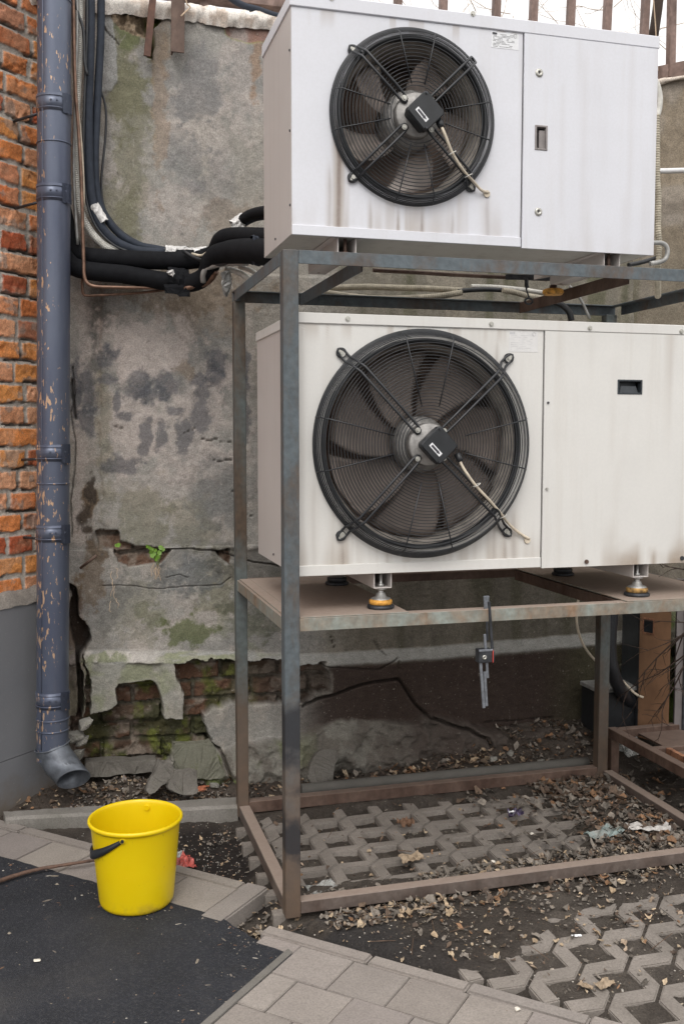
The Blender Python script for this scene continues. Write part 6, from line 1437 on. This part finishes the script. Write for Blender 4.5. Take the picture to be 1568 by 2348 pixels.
def grit():
    """fine bits on asphalt, slabs and soil"""
    r_ = np.random.default_rng(31); V = []; Fc = []; C = []; n0 = 0
    def add(x, y, z, s, col, el=1.):
        nonlocal n0
        a = r_.uniform(0, 6.28); ca, sa = math.cos(a), math.sin(a); k = 5; an = np.linspace(0, 6.283, k, endpoint=False); rr = s*.5*r_.uniform(.5, 1.1, k)
        lx = np.cos(an)*rr*el; ly = np.sin(an)*rr; P = [(x+p*ca-q*sa, y+p*sa+q*ca, z+.0006) for p, q in zip(lx, ly)]+[(x, y, z+s*.35/el)]
        V.extend(P); C.extend([col]*6); Fc.extend([(n0+i, n0+(i+1) % k, n0+5) for i in range(k)]); n0 += 6
    line = [uv(-4, 2.465), uv(-1.9, 2.465), (.437, 3.005), (.511, 2.85), (.612, 2.712), uv(-1.462, 1.2), (-1.5, 1.2)]
    X = r_.uniform(-.6, .62, 2100); Y = r_.uniform(1.9, 3.7, 2100); d = sdf(X, Y, line)
    edge = sdf(X, Y, line)
    for x, y, e in zip(X, Y, edge):
        if e < .005: continue
        pr = .14+.9*ss(.2, .0, e)
        if r_.random() > pr: continue
        c = [(.24, .21, .17), (.17, .15, .13), (.32, .3, .27), (.15, .09, .06)][r_.integers(4)]
        add(x, y, .003, r_.uniform(.0025, .0075) if r_.random() < .93 else r_.uniform(.008, .016), c, 1 if r_.random() < .6 else r_.uniform(2, 4))
    X = r_.uniform(.5, 2.6, 1500); Y = r_.uniform(2.2, 2.95, 1500); Z = soil_z(X, Y)
    for x, y, z in zip(X, Y, Z):
        u, v = to_uv(x, y)
        if v < 2.50:
            if r_.random() < .04: add(x, y, .006, r_.uniform(.002, .005), (.16, .12, .09))
            continue
        add(x, y, z, r_.uniform(.003, .009), [(.3, .26, .2), (.16, .14, .12), (.4, .37, .33), (.1, .07, .05)][r_.integers(4)], 1 if r_.random() < .7 else 2.5)
    X = r_.uniform(.66, 2.25, 1200); Y = r_.uniform(3.0, 3.83, 1200); Z = soil_z(X, Y)
    for x, y, z in zip(X, Y, Z): add(x, y, z, r_.uniform(.003, .009), [(.26, .23, .19), (.14, .12, .1), (.1, .07, .05)][r_.integers(3)])
    X = r_.uniform(.02, .64, 1300); Y = r_.uniform(3.1, 4.2, 1300); Z = soil_z(X, Y)
    for x, y, z in zip(X, Y, Z):
        u, v = to_uv(x, y)
        if v > 2.72: add(x, y, z, r_.uniform(.004, .018 if y > 3.93 else .009), [(.26, .24, .21), (.16, .15, .14), (.3, .2, .15), (.42, .4, .37)][r_.integers(4)])
    me = bpy.data.meshes.new('grit'); me.from_pydata(V, [], Fc); setcol(me, np.array(C)); o = link('grit', me, 'dry_leaf'); o['kind'] = 'stuff'; o['label'] = 'small chips, gravel crumbs and plant bits on the asphalt and soil'
grit()
# ================================================================== LIGHT, SKY, CAMERA
w = bpy.data.worlds.new('World'); scn.world = w; w.use_nodes = True; nt = w.node_tree
SUN_EL, SUN_AZ = R(48), R(200)
sky = nt.nodes.new('ShaderNodeTexSky'); sky.sky_type = 'NISHITA'; sky.sun_disc = False; sky.sun_elevation = SUN_EL; sky.sun_rotation = SUN_AZ; sky.air_density = 1.0; sky.dust_density = 3.
hs = nt.nodes.new('ShaderNodeHueSaturation'); hs.inputs['Saturation'].default_value = .28
mx = nt.nodes.new('ShaderNodeMix'); mx.data_type = 'RGBA'; mx.blend_type = 'MIX'; mx.inputs[0].default_value = .7; mx.inputs[7].default_value = (5.6, 5.55, 5.5, 1)     # even overcast veil over the clear sky
tcw = nt.nodes.new('ShaderNodeTexCoord'); sx_ = nt.nodes.new('ShaderNodeSeparateXYZ'); nt.links.new(tcw.outputs['Generated'], sx_.inputs[0])
mr = nt.nodes.new('ShaderNodeMapRange'); mr.inputs[1].default_value = 0; mr.inputs[2].default_value = 1; mr.inputs[3].default_value = 4.0; mr.inputs[4].default_value = 12.0; nt.links.new(sx_.outputs[2], mr.inputs[0])   # standard overcast sky: zenith three times the horizon
cv_ = nt.nodes.new('ShaderNodeVectorMath'); cv_.operation = 'SCALE'; cv_.inputs[0].default_value = (1.03, 1.0, .965); nt.links.new(mr.outputs[0], cv_.inputs['Scale']); nt.links.new(cv_.outputs[0], mx.inputs[7])
nt.links.new(sky.outputs[0], hs.inputs['Color']); nt.links.new(hs.outputs[0], mx.inputs[6]); nt.links.new(mx.outputs[2], nt.nodes['Background'].inputs[0]); nt.nodes['Background'].inputs[1].default_value = .15
sun = bpy.data.lights.new('sun', 'SUN'); sun.energy = .7; sun.angle = R(25); sun.color = (1., .96, .9)
so = bpy.data.objects.new('sun', sun); COL.objects.link(so)
# sky rotation is measured clockwise from +Y; the lamp shines along -Z of its own axes
d = Vector((math.sin(SUN_AZ)*math.cos(SUN_EL), math.cos(SUN_AZ)*math.cos(SUN_EL), math.sin(SUN_EL)))
so.rotation_euler = (-d).to_track_quat('-Z', 'Y').to_euler()
cam = bpy.data.cameras.new('camera'); co = bpy.data.objects.new('camera', cam); COL.objects.link(co)
cam.sensor_fit = 'HORIZONTAL'; cam.sensor_width = 24; cam.lens = F/1568*24; cam.clip_end = 300; cam.clip_start = .05
co.location = (0, 0, H); co.rotation_euler = (R(90)-PI_T, 0, -YAW)
scn.camera = co
scn.view_settings.view_transform = 'Standard'; scn.view_settings.look = 'None'; scn.view_settings.exposure = .5; scn.view_settings.gamma = 1
scn.render.resolution_x = 683; scn.render.resolution_y = 1024
